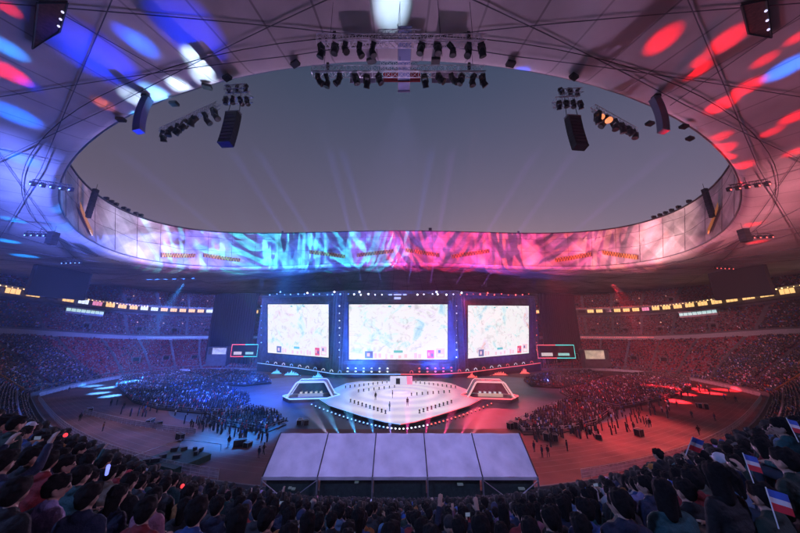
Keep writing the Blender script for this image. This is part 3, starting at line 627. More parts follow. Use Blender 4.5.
# player booths
def booth(px, py, side):
    p = atz(px,py,.9); m = blue_strip if side=='blue' else red_strip
    e = empty("player_booth", (p.x,p.y,0), f'{side} edged six-sided player booth with an open arch and a row of five desks', "booth", 'player booths', 0.12 if side=='blue' else -.12)
    W,D = 8.6,4.6; hexp = [(-W,0),(-W*.62,-D),(W*.62,-D),(W,0),(W*.62,D),(-W*.62,D)]
    g = MB(); prism(g, hexp, .012, 1.1); g.build("platform", mat("booth_floor",(.12,.12,.15),.3), e)
    g = MB(); g.path([Vector((x,y,1.15)) for x,y in hexp[-1:]+hexp[:5]], .2, 5); g.build("edge_strip", m, e)
    arch = [(-7.0,1),(-6.6,1.3),(-4.4,4.9),(-3.9,5.3),(3.9,5.3),(4.4,4.9),(6.6,1.3),(7.0,1)]
    for y in (-2.6,2.6):
        g = MB(); g.path([(x,y,z+.1) for x,z in arch], .28, 5); g.build("arch", mat("arch_"+side,(.6,.6,.7),.4,emit=(.45,.6,1) if side=='blue' else (1,.45,.45),es=.75), e)
    g = MB(); g.grid([[(x,y,z+.15) for x,z in arch[1:-1]] for y in (-2.3,2.3)]); g.build("roof", mat("booth_roof",(.2,.2,.24),.5), e)
    g = MB(); g.quad((-6.4,2.5,1.2),(6.4,2.5,1.2),(4.2,2.5,4.9),(-4.2,2.5,4.9)); g.build("back_panel", mat("back_"+side,(.03,.04,.09),.4,emit=(.01,.05,.2) if side=='blue' else (.22,.03,.05),es=.35,noise=.8,nscale=.5), e)
    g = MB(); g.box((0,-1.2,1.75),(7.4,1.0,.12)); g.box((0,-1.65,1.4),(7.4,.08,.6)); g.build("desk", mat("desk_"+side,(.5,.5,.55),.4,emit=(.5,.6,1) if side=="blue" else (1,.7,.5),es=.35), e)  # desk glow added to warm the players, no lamp there
    for k in range(5):
        g = MB(); x = -3+1.5*k; g.box((x,-1.1,2.15),(.75,.06,.48)); g.box((x,-1.05,1.9),(.08,.08,.2)); g.build("monitor", mat("monitor_glow",(.2,.2,.2),emit=(.8,.85,1),es=.6), e)
    return e
bl = booth(312,396,'blue'); br = booth(490,396,'red')
# small side screens with picture and coloured frame
for x0,x1,y0,y1,Y,lab in ((232,258,344.5,356.5,66,'small wide screen with pink and cyan frame left of the big wall'),(538,575,345,358,66,'small wide screen with red and cyan frame right of the big wall')):
    c = aty((x0+x1)/2,(y0+y1)/2,Y); W = (aty(x1,350,Y)-aty(x0,350,Y)).x; H = (aty(x0,y0,Y)-aty(x0,y1,Y)).z
    e = empty("side_screen", c, lab, "screen", 'small framed side screens'); g = MB(); g.box((0,.3,0),(W,.5,H)); g.build("backing", black, e)
    g = MB(); g.box((-W/4,-.02,-H*.22),(W*.3,.1,H*.25)); g.build("picture", mat("face_glow",(.1,.1,.1),emit=(.9,.75,.75),es=.7,noise=.9,nscale=.9), e)
    g = MB(); g.box((W/5,-.02,-H*.22),(W*.3,.1,H*.2)); g.build("picture", mat("pic_glow",(.1,.1,.1),emit=(.4,.85,.8),es=.7,noise=.9,nscale=.9), e)
    for s_,m in ((-1,red_strip),(1,mat("cyan_strip",(.1,.5,.5),emit=(.1,.9,.8),es=1.1))):
        g = MB(); X = s_*W/2
        g.path([(0,-.05,H/2),(X,-.05,H/2),(X,-.05,-H/2),(0,-.05,-H/2)],.22,4); g.build("frame", m, e)
    for X in (-W*.4,W*.4): g = MB(); g.tube((X,.3,-H/2),(X,.3,-c.z),.2); g.build("leg", dark_steel, e)
# tunnel mouths low in the far stand
for px,pyy,lab in ((221,352,'small bright tunnel mouth in the blue lit far stand'),(594,356,'wide bright tunnel mouth in the red lit far stand')):
    c = aty(px,pyy,70 if px<400 else 66); c.y -= 0
    e = empty("tunnel_mouth", c, lab, "tunnel"); W,H = (10,5) if px<400 else (13,6.5)
    g = MB(); g.box((0,1,0),(W,1.8,H)); g.build("back_wall", mat("tunnel_glow",(.5,.5,.4),emit=(.75,.75,.5),es=.35,noise=.7,nscale=.3), e)
    g = MB(); g.box((0,-1,H/2+.3),(W+1.5,4,.5)); g.box((-W/2-.4,-1,0),(.6,4,H)); g.box((W/2+.4,-1,0),(.6,4,H)); g.build("frame", dark_conc, e)
    g = MB(); g.box((0,-1,-H/2-c.z/2+H/4),(W+1.5,3.6,c.z)); g.build("base", dark_conc, e)
# hanging black screens in the corners
for sg in (-1,1):
    e = empty("hanging_screen", (sg*150,20.5,35.4), 'large switched-off black screen hung over the %s end stand' % ('left' if sg<0 else 'right'), "screen", 'switched-off corner screens')
    g = MB(); g.box((0,0,6),(1.2,19.4,12.2)); g.build("panel", mat("off_screen",(.02,.022,.02),.35), e)
    g = MB(); 
    for y in (-9.9,9.9): g.box((0,y,6),(1.6,.35,12.6))
    for z in (-.3,12.3): g.box((0,0,z),(1.6,20.1,.35))
    g.build("frame", dark_steel, e)
    for y in (-7,0,7): g = MB(); g.tube((0,y,12.3),(0,y,roofz(sg*150,20.5+y)-35.5),.12); g.build("cable", dark_steel, e)

# ------------------------------------------------------------------ tent and platforms near the camera
tent = empty("media_tent", (0,-58,0), 'long white tent roof of five bays on posts just past the near stand', "tent")
canv = mat("tent_canvas", (.66,.64,.70), .7, noise=.22, nscale=.55, bump=1.0)
X0,X1 = -15.1,15.1; y0,y1,y2 = -4.0,-.1,3.8; ze,zr_ = 4.7,7.7
for k in range(5):
    xa,xb = X0+(X1-X0)*k/5+.07, X0+(X1-X0)*(k+1)/5-.07; g = MB(); rows = []
    NX = 26; ph = k*1.7
    for j in range(19):
        v = j/18; yy = y0+(y1-y0)*v; zz = ze+(zr_-ze)*v; row = []
        for i in range(NX+1):
            u = i/NX; w_ = math.sin(PI*u)*math.sin(PI*v)
            row.append((xa+(xb-xa)*u, yy, zz-.26*w_+.035*math.sin(u*21+v*9+ph)*(1-w_*.5)*math.sin(PI*v)+.03*math.sin(v*17-u*11+ph*2)*math.sin(PI*u)))
        rows.append(row)
    for j in range(1,5):
        v = j/4; rows.append([(xa+(xb-xa)*i/NX, y1+(y2-y1)*v, zr_+(ze-zr_)*v) for i in range(NX+1)])
    g.grid(rows); g.build("roof_panel", canv, tent, smooth=True)
    g = MB(); g.quad((xa,y0-.01,ze),(xb,y0-.01,ze),(xb,y0-.01,ze-.3),(xa,y0-.01,ze-.3)); g.build("valance", canv, tent)
    g = MB(); g.box(((xa+xb)/2,y0+.9,2.0),(xb-xa-.1,.05,4.0)); g.build("side_curtain", mat("scrim",(.03,.06,.055),.8,noise=.3), tent)
for k in range(6):
    x = X0+(X1-X0)*k/5; g = MB(); g.tube((x,y0,ze+.05),(x,y1,zr_+.05),.07,n=5); g.tube((x,y1,zr_+.05),(x,y2,ze+.05),.07,n=5); g.build("rafter", dark_steel, tent)
    for yy in (y0,y2): g = MB(); g.box((x,yy,ze/2),(.16,.16,ze)); g.build("post", alu, tent)
for xa,xb in ((X0,X0+6),(X1,X1-6)):
    g = MB(); g.tube((xa,y0-.1,.4),(xb,y0-.1,ze-.3),.05); g.tube((xb,y0-.1,.4),(xa,y0-.1,ze-.3),.05); g.build("brace", alu, tent)
for z in (.9,1.9): g = MB(); g.tube((X0,y0-.2,z),(X1,y0-.2,z),.045); g.build("rail", alu, tent)
for k in range(5):
    x = random.uniform(-14,14); g = MB(); g.box((0,0,0),(random.uniform(.3,.7),.3,random.uniform(.08,.16))); o = g.build("equipment_lamp", mat("tent_lamp",(.3,.3,.3),emit=(.3,.5,.55),es=.10), tent); o.location = (x,y0+.6,random.uniform(3,4.2))
# camera platform left of the tent
cpf = empty("camera_platform", (-35.5,-47.5,0), 'low square dark green platform on the track left of the tent', "platform")
g = MB(); g.box((0,0,.45),(8,5.5,.9),Matrix.Rotation(-.35,3,'Z')); g.build("deck", mat("green_cover",(.02,.075,.055),.8,noise=.3), cpf)
for k in range(9):
    g = MB(); x,y = random.uniform(-3.6,3.6),random.uniform(-2.4,2.4); g.box((x,y,.95+.25),(random.uniform(.4,1.2),random.uniform(.4,.9),.5),Matrix.Rotation(random.random(),3,'Z')); g.build("equipment_case", dark_steel, cpf)
g = MB()
for xa,ya_,xb,yb_ in ((-5,-2,-3,4.5),(-3,4.5,5.5,2.2)): g.tube((xa,ya_,1.9),(xb,yb_,1.9),.04); g.tube((xa,ya_,.9),(xa,ya_,1.9),.04); g.tube((xb,yb_,.9),(xb,yb_,1.9),.04)
g.build("rail", alu, cpf)

# railings
rail_m = mat("rail_white", (.5,.5,.52), .4, .3)
def railing(name, lab, fn, t0, t1, n, h, m, rails=3, infill=True):
    e = empty(name, (0,0,0), lab, "railing"); P_ = [fn(t0+(t1-t0)*k/n) for k in range(n+1)]
    for j in range(rails): g = MB(); g.path([p+Vector((0,0,h*(j+1)/rails)) for p in P_], .04, 4); g.build("rail", m, e)
    g = MB()
    for p in P_: g.tube(p, p+Vector((0,0,h)), .04, n=4)
    o = g.build("posts", m, e); o['kind'] = 'stuff'
    if infill:
        g = MB(); g.grid([[p+Vector((0,0,z)) for p in P_] for z in (.15,h-.12)]); o = g.build("mesh_panel", mesh_m, e)
    return e
mesh_m = mat("fence_mesh", (.75,.72,.75), .6, noise=.4, nscale=1.2)
_n = mesh_m.node_tree; _mix = _n.nodes.new("ShaderNodeMixShader"); _tr = _n.nodes.new("ShaderNodeBsdfTransparent"); _mix.inputs[0].default_value = .5
_n.links.new(_tr.outputs[0], _mix.inputs[1]); _n.links.new(_n.nodes["Principled BSDF"].outputs[0], _mix.inputs[2]); _n.links.new(_mix.outputs[0], _n.nodes["Material Output"].inputs[0])
fe = lambda d,z: (lambda t: Vector((float(exy(t,d)[0]),float(exy(t,d)[1]),z)))
railing("track_fence", 'waist-high pale fence round the left bend of the track', fe(-1.5,.01), PI*.60, PI*1.43, 180, 1.3, rail_m)
railing("track_fence", 'waist-high pale fence round the right bend of the track', fe(-1.5,.01), PI*.40, -PI*.43, 180, 1.3, rail_m)
railing("track_fence", 'second pale fence closer in on the near left track, ending in a corner', lambda t: fe(-8-6*t,.01)(PI*(1.24+.13*t)), 0, 1, 24, 1.1, rail_m)
railing("stand_handrail", 'handrail on the low wall across the lower rows at the left', fe(5.2,z1(5.2)+.5), PI*1.08, PI*1.47, 90, .9, alu, 2, False)
railing("stand_handrail", 'handrail on the low wall across the lower rows at the right', fe(5.2,z1(5.2)+.5), -PI*.08, -PI*.47, 90, .9, alu, 2, False)
for t0,t1,nm in ((PI*1.08,PI*1.47,'left'),(-PI*.08,-PI*.47,'right')):
    g = MB(); n = 90
    g.grid([[fe(d,z)(t0+(t1-t0)*k/n) for k in range(n+1)] for d,z in ((5.1,z1(4.3)),(5.1,z1(5.2)+.55),(5.3,z1(5.2)+.55),(5.3,z1(5.2)))]); o = g.build("row_wall", mat("row_wall_paint",(.33,.33,.36),.7,noise=.25), None); tag(o, f'low pale wall under the handrail across the lower rows at the {nm}', "wall")
    for k,(u0,u1,c) in enumerate(((.34,.42,0),(.43,.52,1),(.53,.6,0))):
        if nm=='right': u0,u1 = u0+.02,u1+.02
        g = MB(); tt = [t0+(t1-t0)*(u0+(u1-u0)*j/8) for j in range(9)]; zz = z1(5.2)
        g.grid([[fe(5.36,zz+a)(t) for t in tt] for a in (0.1,.95)]); o = g.build("cloth_banner", mat(["banner_red","banner_purple"][c],[(.5,.03,.06),(.3,.05,.25)][c],.8)); tag(o, f"{['first','second','third'][k]} {['red','purple'][c]} cloth banner hung on the {nm} handrail wall, counted from the end stand", "banner", 'cloth banners on the handrail walls')

# ------------------------------------------------------------------ hanging rigs
tr_m = mat("truss_paint", (.55,.55,.62), .35, .6)
def moving_head():
    e = empty("moving_head_lamp", (0,0,0)); g = MB(); g.box((0,0,-.16),(.62,.5,.3)); g.build("base", black, e)
    g = MB(); g.box((-.34,0,-.6),(.09,.3,.75)); g.box((.34,0,-.6),(.09,.3,.75)); g.box((0,0,-.3),(.75,.3,.1)); y = g.build("yoke", black, e)
    g = MB(); R = Matrix.Rotation(.5,3,'X')
    n = 10; prof = [(.02,.28),(.2,.26),(.3,.1),(.34,-.25),(.38,-.55),(.30,-.56),(.02,-.5)]
    rows = [[R@Vector((r*math.cos(2*PI*i/n), r*math.sin(2*PI*i/n), z))+Vector((0,0,-.85)) for i in range(n)] for r,z in prof]; g.grid(rows, closed=True); g.build("lamp_head", black, e, True)
    return e
mh = moving_head(); mh_used = [False]
def put_head(loc, lab, grp, s=1.0, rz=None):
    o = copy_tree(mh) if mh_used[0] else mh; mh_used[0] = True
    o.location = loc; o.scale = (s,s,s); o.rotation_euler = (random.uniform(-.35,.35),random.uniform(-.3,.3),random.uniform(-2,2) if rz is None else rz); tag(o, lab, "stage lamp", grp); return o
for row,(Z,py,x0,x1,lz,lpx) in enumerate(((24.6,41,318,486,54,(322,336,346,360,374,422,437,450,468,481)),(28.4,71.5,313,485,54,(318,327,341,355,367,379,424,438,451,462,474,482)))):
    Y = -96+Z; pa, pb = aty(x0,py,Y), aty(x1,py,Y); z = (pa.z+pb.z)/2; pa.z = pb.z = z
    nm = ['upper','lower'][row]
    e = empty("lighting_truss", (0,Y,z), f'{nm} long straight lighting truss hung below the roof at the top of the view', "truss", 'two straight lighting trusses'); iv = -Vector(e.location)
    g = MB(); g.truss(pa+iv, pb+iv, .95, .055, bays=26); g.build("truss_frame", tr_m, e)
    g = MB(); g.truss(Vector((-2.6,0,.9)), Vector((2.6,0,.9)), .75, .05, bays=6); g.build("centre_frame", tr_m, e)
    for x in (pa.x+1.5, pb.x-1.5, 0): g = MB(); g.tube((x,0,.5),(x,0,roofz(x,Y)-z),.035,n=4); g.build("hanging_cable", dark_steel, e)
    for x in (pa.x+2, pb.x-2): g = MB(); g.box((x,0,.9),(.35,.35,.9)); g.build("chain_hoist", black, e)
    for px in lpx:
        p = aty(px,py,Y); put_head((p.x,Y,z-.5-random.uniform(0,.15)), f'black moving head lamp on the {nm} straight truss, {["first","second","third","fourth","fifth","sixth","seventh","eighth","ninth","tenth","eleventh","twelfth"][lpx.index(px)]} from the left', f'lamps on the {nm} straight truss', 1.15)
# banners behind the lower truss
for x0,x1,y0,y1,Y,c,lab in ((384,421,70,82,-64,(.5,.02,.04),'red cloth banner behind the middle of the lower straight truss'),(351,376,73,83,-64.2,(.5,.4,.6),'pale lilac banner left of the red banner under the rim'),(432,458,73,83,-64.2,(.5,.4,.6),'pale lilac banner right of the red banner under the rim')):
    a,b = aty(x0,y0,Y),aty(x1,y1,Y); g = MB(); g.box((0,0,0),(b.x-a.x,.06,a.z-b.z)); o = g.build("rim_banner", mat("banner_%d"%(c[0]*10+c[2]*100),c,.8,noise=.1)); o.location = ((a.x+b.x)/2,Y,(a.z+b.z)/2); tag(o, lab, "banner", 'banners under the near rim')
# maintenance gangway reaching out from the rim
gwy = empty("gangway", (.6,0,0), 'narrow blue gangway plank reaching out over the near rim between the trusses', "gangway")
g = MB(); g.box((0,-66.8,56.6),(1.7,9,.12)); g.build("deck", mat("gangway_blue",(.2,.26,.5),.5), gwy)
for x in (-.88,.88): g = MB(); g.box((x,-66.8,56.7),(.08,9,.4)); g.build("side_rail", steel, gwy)
g = MB(); g.box((0,-62.25,56.6),(1.9,.1,.5)); g.build("end_plate", mat("end_lilac",(.55,.45,.7),.5), gwy)
# flown loudspeaker arrays
def line_array(px, ytop, ybot, Y, side):
    a, b = aty(px,ytop,Y), aty(px,ybot,Y); H = a.z-b.z; n = 9
    w0 = 2.05; e = empty("speaker_array", a, f'tall black loudspeaker stack hung in the opening at upper {side}', "loudspeaker", 'black loudspeaker stacks hung in the opening', -.1 if side=='left' else .1)
    for k in range(n):
        f = k/n; g = MB(); off = .5*f*f; w_ = w0; R = Matrix.Rotation(-.25*f,3,'X')
        g.box((0,-off,-H*(f+.5/n)),(w_,1.1,H/n*.93),R); c = g.build("speaker_box", black, e)
        g = MB(); g.box((0,-.57-off,-H*(f+.5/n)),(w_*.85,.06,H/n*.7),R); g.build("grille", dark_steel, c)
    g = MB(); g.box((0,0,.15),(2.3,.9,.25)); g.build("fly_frame", steel, e)
    for x in (-1,1): g = MB(); g.tube((x,0,.2),(x*.6,0,roofz(a.x,max(a.y,-62))-a.z),.05,n=4); g.build("chain", dark_steel, e)
    # lamp cluster above
    c = empty("lamp_cluster", a+Vector((.5 if side=='left' else -.5,0,3.0)), f'blue grey box truss cluster of lamps above the {side} hung loudspeaker stack', "truss", 'lamp clusters over the loudspeakers')
    g = MB(); g.truss((-2.0,0,0),(2.0,0,.3),1.1,.06,bays=4); g.build("truss_frame", tr_m, c)
    g = MB(); g.truss((-1.6,-1.2,.6),(1.8,-1.2,.9),.8,.05,bays=4); g.build("truss_frame", tr_m, c)
    for x in (-1.7,-.6,.5,1.6): put_head(c.location+Vector((x,-.6,-.35)), f'black lamp under the cluster above the {side} hung loudspeaker', f'lamps in the {side} cluster', 1.0)
    for x in (-1.5,0,1.5): put_head(c.location+Vector((x,-1,1.7)), f'black lamp sitting on top of the {side} cluster frame', f'lamps on top of the {side} cluster', .9)
line_array(234,114,147,-60,'left'); line_array(573,118,150,-60,'right')
def lamp_bar(p, q, n, side, ms=1.0, lit=None):
    d = (q-p); L = d.length; e = empty("lamp_bar", p, f'tilted truss bar with a row of {n} lamps in the opening at upper {side}', "truss", 'tilted lamp bars')
    g = MB(); g.truss(Vector((0,0,0)), d, .8, .05, bays=int(L/1.1)); g.build("truss_frame", tr_m, e)
    for f in (.1,.9): g = MB(); pp = d*f; w0 = p+pp; g.tube(pp, pp+Vector((0,0,max(1,ringz(0)+13.5-2-w0.z))), .03, n=4); g.build("chain", dark_steel, e)
    for k in range(n):
        h = put_head(p+d*((k+.5)/n)+Vector((0,0,-.4)), f'{["first","second","third","fourth","fifth","sixth","seventh"][k]} lamp from the left on the tilted bar at upper {side}' , f'lamps on the {side} tilted bar', 1.5*ms)
    return e
lamp_bar(aty(162,131,-51), aty(219,105,-58), 7, 'left'); lamp_bar(aty(594,108,-58), aty(636,131,-51), 6, 'right')
amber = mat("amber_lens",(.6,.2,.1),emit=(1,.3,.12),es=1.2)
for i,(px,py) in enumerate(((602,117),(610,120))):
    g = MB(); g.ball((0,0,0),(.5,.5,.5),10,6); g.tube((0,.0,0),(0,.5,.2),.42,n=10); o = g.build("amber_lamp", amber); o.location = aty(px,py,-57.3); tag(o, ['left of the two glowing amber lamps on the right tilted bar','right of the two glowing amber lamps on the right tilted bar'][i], "lamp", 'amber lamps')
def banana(px, ytop, L, side):
    a = hit_roof(px,ytop)-Vector((0,0,.6)); e = empty("curved_speaker", a, f'curved slate grey loudspeaker column at the rim, upper {side}', "loudspeaker", 'curved loudspeaker columns', 0 )
    n = 12; sg = 1 if side=='left' else -1
    for k in range(n):
        f = k/n; ang = 1.1*(f-.45); x = sg*(1.7*(1-math.cos(ang))*-1.6 + .0)*-1; z = -L*f
        g = MB(); g.box((x,0,z-.3),(1.15,1.0,L/n*.97),Matrix.Rotation(-sg*ang*.55,3,'Y')); g.build("speaker_box", mat("slate_casing",(.12,.14,.2),.5), e)
    g = MB(); g.box((0,0,.2),(.9,.9,.5)); g.build("bracket", black, e)
banana(147,95,6.6,'left'); banana(656,95,6.6,'right')
SMALL = [(56,183,'left','beside the fascia tip',1),(745,183,'right','beside the fascia tip',1),(42,233,'left','low on the ceiling',.8),(757,235,'right','low on the ceiling',.8),(74,262,'left','under the fascia',.8),(723,268,'right','under the fascia',.8)]
for px,py,side,where,s in SMALL:
    hp = hit_roof(px,py-5); e = empty("small_lamp_rig", hp-Vector((0,0,1.5)), f'small black lamp rig {where} on the {side}', "lamp rig", 'small lamp rigs at the opening ends')
    L = 5.5*s; dirn = Vector((.25 if side=='left' else -.25,.8,.25)).normalized()
    g = MB(); g.truss(-dirn*L/2, dirn*L/2, .7, .06, bays=6); g.build("truss_frame", dark_steel, e)
    g = MB(); g.tube((0,0,0),(0,0,1.6),.06); g.build("hanger", dark_steel, e)
    for k in range(5):
        pp = dirn*(L*(k/4-.5)); g = MB(); g.box(pp+Vector((0,0,-.6)),(.7,.6,.9)); l_ = g.build("lamp_body", black, e); g = MB(); g.box(pp+Vector((0,-.31,-.9)),(.3,.05,.3)); g.build("lens", blue_led if side=='left' else red_led, l_)
for px,y0_,y1_,side in ((82.5,181,208,'left'),(719,181,208,'right')):
    t,h = fas_find(px,y1_-2); p = fas(t,.35); n_ = Vector((p.x*.985,p.y*.985,p.z)); g = MB()
    e = empty("fascia_speaker", n_, f'narrow black loudspeaker column at the {side} tip of the fascia', "loudspeaker", 'loudspeaker columns at the fascia tips')
    for k in range(8): g = MB(); g.box((0,0,k*1.25),(1.0,1.2,1.15)); g.build("speaker_box", black, e)
    g = MB(); g.tube((0,0,9.4),(0,0,11.2),.06); g.build("chain", dark_steel, e)
for px,py,side in ((57,234,'left'),(741,231,'right')):
    hp = hit_roof(px,py-8); e = empty("short_speaker", hp-Vector((0,0,5)), f'short black loudspeaker block hung under the {side} end of the roof', "loudspeaker", 'short loudspeaker blocks'); 
    for k in range(4): g = MB(); g.box((0,0,k*.9),(1.6,1.6,.84)); g.build("speaker_box", black, e)
    g = MB(); g.tube((0,0,3.3),(0,0,5),.05); g.build("chain", dark_steel, e)
# dark hatches hung in the ceiling
for poly,side in (([(40,0),(69,0),(61,28),(35,45)],'left'),([(741,2),(765,-3),(770,34),(748,30)],'right')):
    W_p = [hit_roof(x,y)-Vector((0,0,.6)) for x,y in poly]; c = sum(W_p, Vector())/4
    e = empty("ceiling_hatch", c, f'dark brown open hatch in the ceiling at the top {side}', "hatch", 'ceiling hatches'); q = [p-c for p in W_p]
    up = Vector((0,0,.5)); g = MB(); g.add(q+[p+up for p in q], [(0,1,2,3),(4,5,6,7),(0,1,5,4),(1,2,6,5),(2,3,7,6),(3,0,4,7)]); g.build("inner_panel", mat("hatch_brown",(.09,.035,.03),.7,noise=.5), e)
    g = MB(); g.path([p*1.03 for p in q+[q[0]]], .12, 4); g.build("frame", black, e)
    for k in range(3): g = MB(); g.ball(q[1].lerp(q[2],.2+.3*k)*.85-Vector((0,0,.1)), .14); g.build("bulb", mat("hatch_bulb",(.6,.3,.1),emit=(1,.5,.3) if side=='right' else (.6,.6,1),es=1.5), e)
for sg,nm in ((-1,'left'),(1,'right')):
    t = PI*1.03 if sg<0 else -PI*.03; g = MB(); ds = [4,12,20,28,36]
    for a in (0,): g.grid([[E(t,d,z1(d)+zz) for d in ds] for zz in (-.1,1.5)]); g.grid([[E(t-sg*.012,d,z1(d)+zz) for d in ds] for zz in (1.5,-.1)]); g.grid([[E(t-sg*q,d,z1(d)+1.5) for d in ds] for q in (0,.012)])
    o = g.build("stair_wall", mat("ochre_wall",(.42,.19,.07),.8,noise=.25)); tag(o, f'ochre wall of a stairway climbing the lower stand at the {nm} end', "wall", 'ochre stairway walls')
    spot("stair_lamp_light", E(t,14,24), E(t,18,8), (1,.5,.2), 2500, 80, 1, .2)

# ------------------------------------------------------------------ people
skin_m = mat("skin", (.42,.25,.18), .55, noise=.08, nscale=20); trouser_m = mat("trousers", (.03,.035,.05), .85, noise=.2, nscale=12)
hair_m = mat("hair_black", (.012,.010,.010), .85, noise=.5, nscale=45, bump=1.0, spec=.12); eye_m = mat("eye_dark", (.02,.015,.015), .3); lip_m = mat("lip", (.3,.12,.11), .5); shoe_m = mat("shoe", (.02,.02,.02), .6)
cloth_m = objcol_mat("jacket_cloth")
cap_m = objcol_mat("cap_cloth")
def sdf_build(prims, voxel, name, mats, inflate=0):
    """union of tapered capsules (p,q,r1,r2,mat) grown together into one continuous skin"""
    g = MB()
    for p,q,r1,r2,mi in prims:
        p,q = Vector(p),Vector(q); r1 += inflate; r2 += inflate
        if (q-p).length < 1e-4: g.ball(p, r1, 14, 10); continue
        g.tube(p,q,r1,r2,n=12); g.ball(p,r1,12,8); g.ball(q,r2,12,8)
    me = bpy.data.meshes.new("tmp"); me.from_pydata([tuple(v) for v in g.v],[],g.f); o = bpy.data.objects.new("tmp", me); col.objects.link(o)
    md = o.modifiers.new("r",'REMESH'); md.mode='VOXEL'; md.voxel_size=voxel; md.use_smooth_shade=True
    ms = o.modifiers.new("s",'SMOOTH'); ms.iterations=2; ms.factor=.5
    bpy.context.view_layer.update(); dg = bpy.context.evaluated_depsgraph_get(); ev = o.evaluated_get(dg)
    out = bpy.data.meshes.new_from_object(ev); out.name = name; bpy.data.objects.remove(o); bpy.data.meshes.remove(me)
    out.materials.clear()
    for m in mats: out.materials.append(m)
    n = len(out.polygons); C = np.zeros(n*3); out.polygons.foreach_get('center', C); C = C.reshape(-1,3); best = np.full(n,1e9); idx = np.zeros(n,int)
    for p,q,r1,r2,mi in prims:
        p,q = np.array(p,float),np.array(q,float); d = q-p; L = (d*d).sum(); t = np.clip(((C-p)@d)/L,0,1) if L>1e-8 else np.zeros(n)
        D = np.linalg.norm(C-(p+t[:,None]*d),axis=1)-(r1+(r2-r1)*t); k = D < best; best[k]=D[k]; idx[k]=mi
    out.polygons.foreach_set('material_index', idx.astype(np.int32)); out.polygons.foreach_set('use_smooth',[True]*n); return out
def hand(w, fwd, up, side, curl=.5):
    """palm, four unequal bent fingers and a side thumb; w wrist, fwd along the palm, up = back of hand"""
    w,fwd,up = Vector(w),Vector(fwd).normalized(),Vector(up).normalized(); s_ = fwd.cross(up).normalized(); up = s_.cross(fwd); P = []
    k = w+fwd*.075
    for a in (-.024,-.008,.008,.024): P.append((w+s_*a*.6, k+s_*a, .015,.013,0))
    for a,L in ((-.028,.062),(-.010,.074),(.009,.078),(.027,.07)):
        b = k+s_*a; m_ = b+(fwd-up*curl*.5).normalized()*L*.55; e_ = m_+(fwd-up*curl*1.6).normalized()*L*.5; P += [(b,m_,.0095,.009,0),(m_,e_,.009,.008,0)]
    b = w+fwd*.02+s_*side*.028; m_ = b+(fwd*.7+s_*side*.8-up*.3).normalized()*.038; P += [(b,m_,.012,.0105,0),(m_,m_+(fwd*1.0+s_*side*.2-up*.5).normalized()*.03,.010,.009,0)]
    return P
def head(c, yaw=0, pitch=0):
    R = Matrix.Rotation(yaw,3,'Z')@Matrix.Rotation(pitch,3,'X'); c = Vector(c); f = lambda x,y,z: c+R@Vector((x,y,z)); P = []
    P += [(f(0,-.022,.035),f(0,.012,.035),.092,.088,0),(f(0,-.05,.02),f(0,-.05,.02),.075,.075,0),(f(0,.028,-.035),f(0,.035,-.06),.062,.047,0),(f(0,.05,-.088),f(0,.058,-.09),.026,.024,0)]
    P += [(f(-.03,.02,-.055),f(-.052,-.01,-.03),.034,.034,0),(f(.03,.02,-.055),f(.052,-.01,-.03),.034,.034,0)]
    P += [(f(0,.093,.015),f(0,.112,-.022),.011,.016,0),(f(-.034,.083,.028),f(.034,.083,.028),.018,.018,0)]
    P += [(f(-.084,-.012,.012),f(-.087,-.018,-.02),.018,.013,0),(f(.084,-.012,.012),f(.087,-.018,-.02),.018,.013,0)]
    P += [(f(-.033,.094,.006),f(-.028,.095,.006),.0105,.0105,2),(f(.033,.094,.006),f(.028,.095,.006),.0105,.0105,2)]
    P += [(f(-.018,.094,-.052),f(.018,.094,-.052),.011,.011,3)]
    hr = [(f(0,-.03,.042),f(0,.012,.048),.102,.093,0),(f(0,-.055,.015),f(0,-.06,-.02),.085,.068,0),(f(-.06,-.01,.05),f(-.07,-.02,.02),.042,.03,0),(f(.06,-.01,.05),f(.07,-.02,.02),.042,.03,0),(f(-.03,.055,.10),f(.035,.055,.10),.034,.036,0)]
    rr = random.Random(3)
    for _ in range(22):
        a_,b_ = rr.uniform(-2.6,2.6)+PI*1.5, rr.uniform(.15,1.35); q_ = (.088*math.cos(a_)*math.cos(b_), -.03+.098*math.sin(a_)*math.cos(b_), .05+.10*math.sin(b_)); hr.append((f(*q_),f(q_[0]*1.06,q_[1]*1.06-.01,q_[2]-.01),.022,.016,0))
    longh = hr+[(f(0,-.06,0),f(0,-.075,-.17),.078,.06,0),(f(-.07,-.02,.02),f(-.07,-.05,-.16),.035,.03,0),(f(.07,-.02,.02),f(.07,-.05,-.16),.035,.03,0)]
    cap = [(f(0,-.02,.065),f(0,.01,.068),.106,.098,0),(f(-.03,.10,.062),f(.03,.10,.062),.02,.02,0),(f(-.02,.15,.052),f(.02,.15,.052),.014,.014,0)]
    bun = hr+[(f(0,-.13,.07),f(0,-.14,.06),.042,.04,0)]
    return P, {'short':hr,'long':longh,'cap':cap,'bun':bun}
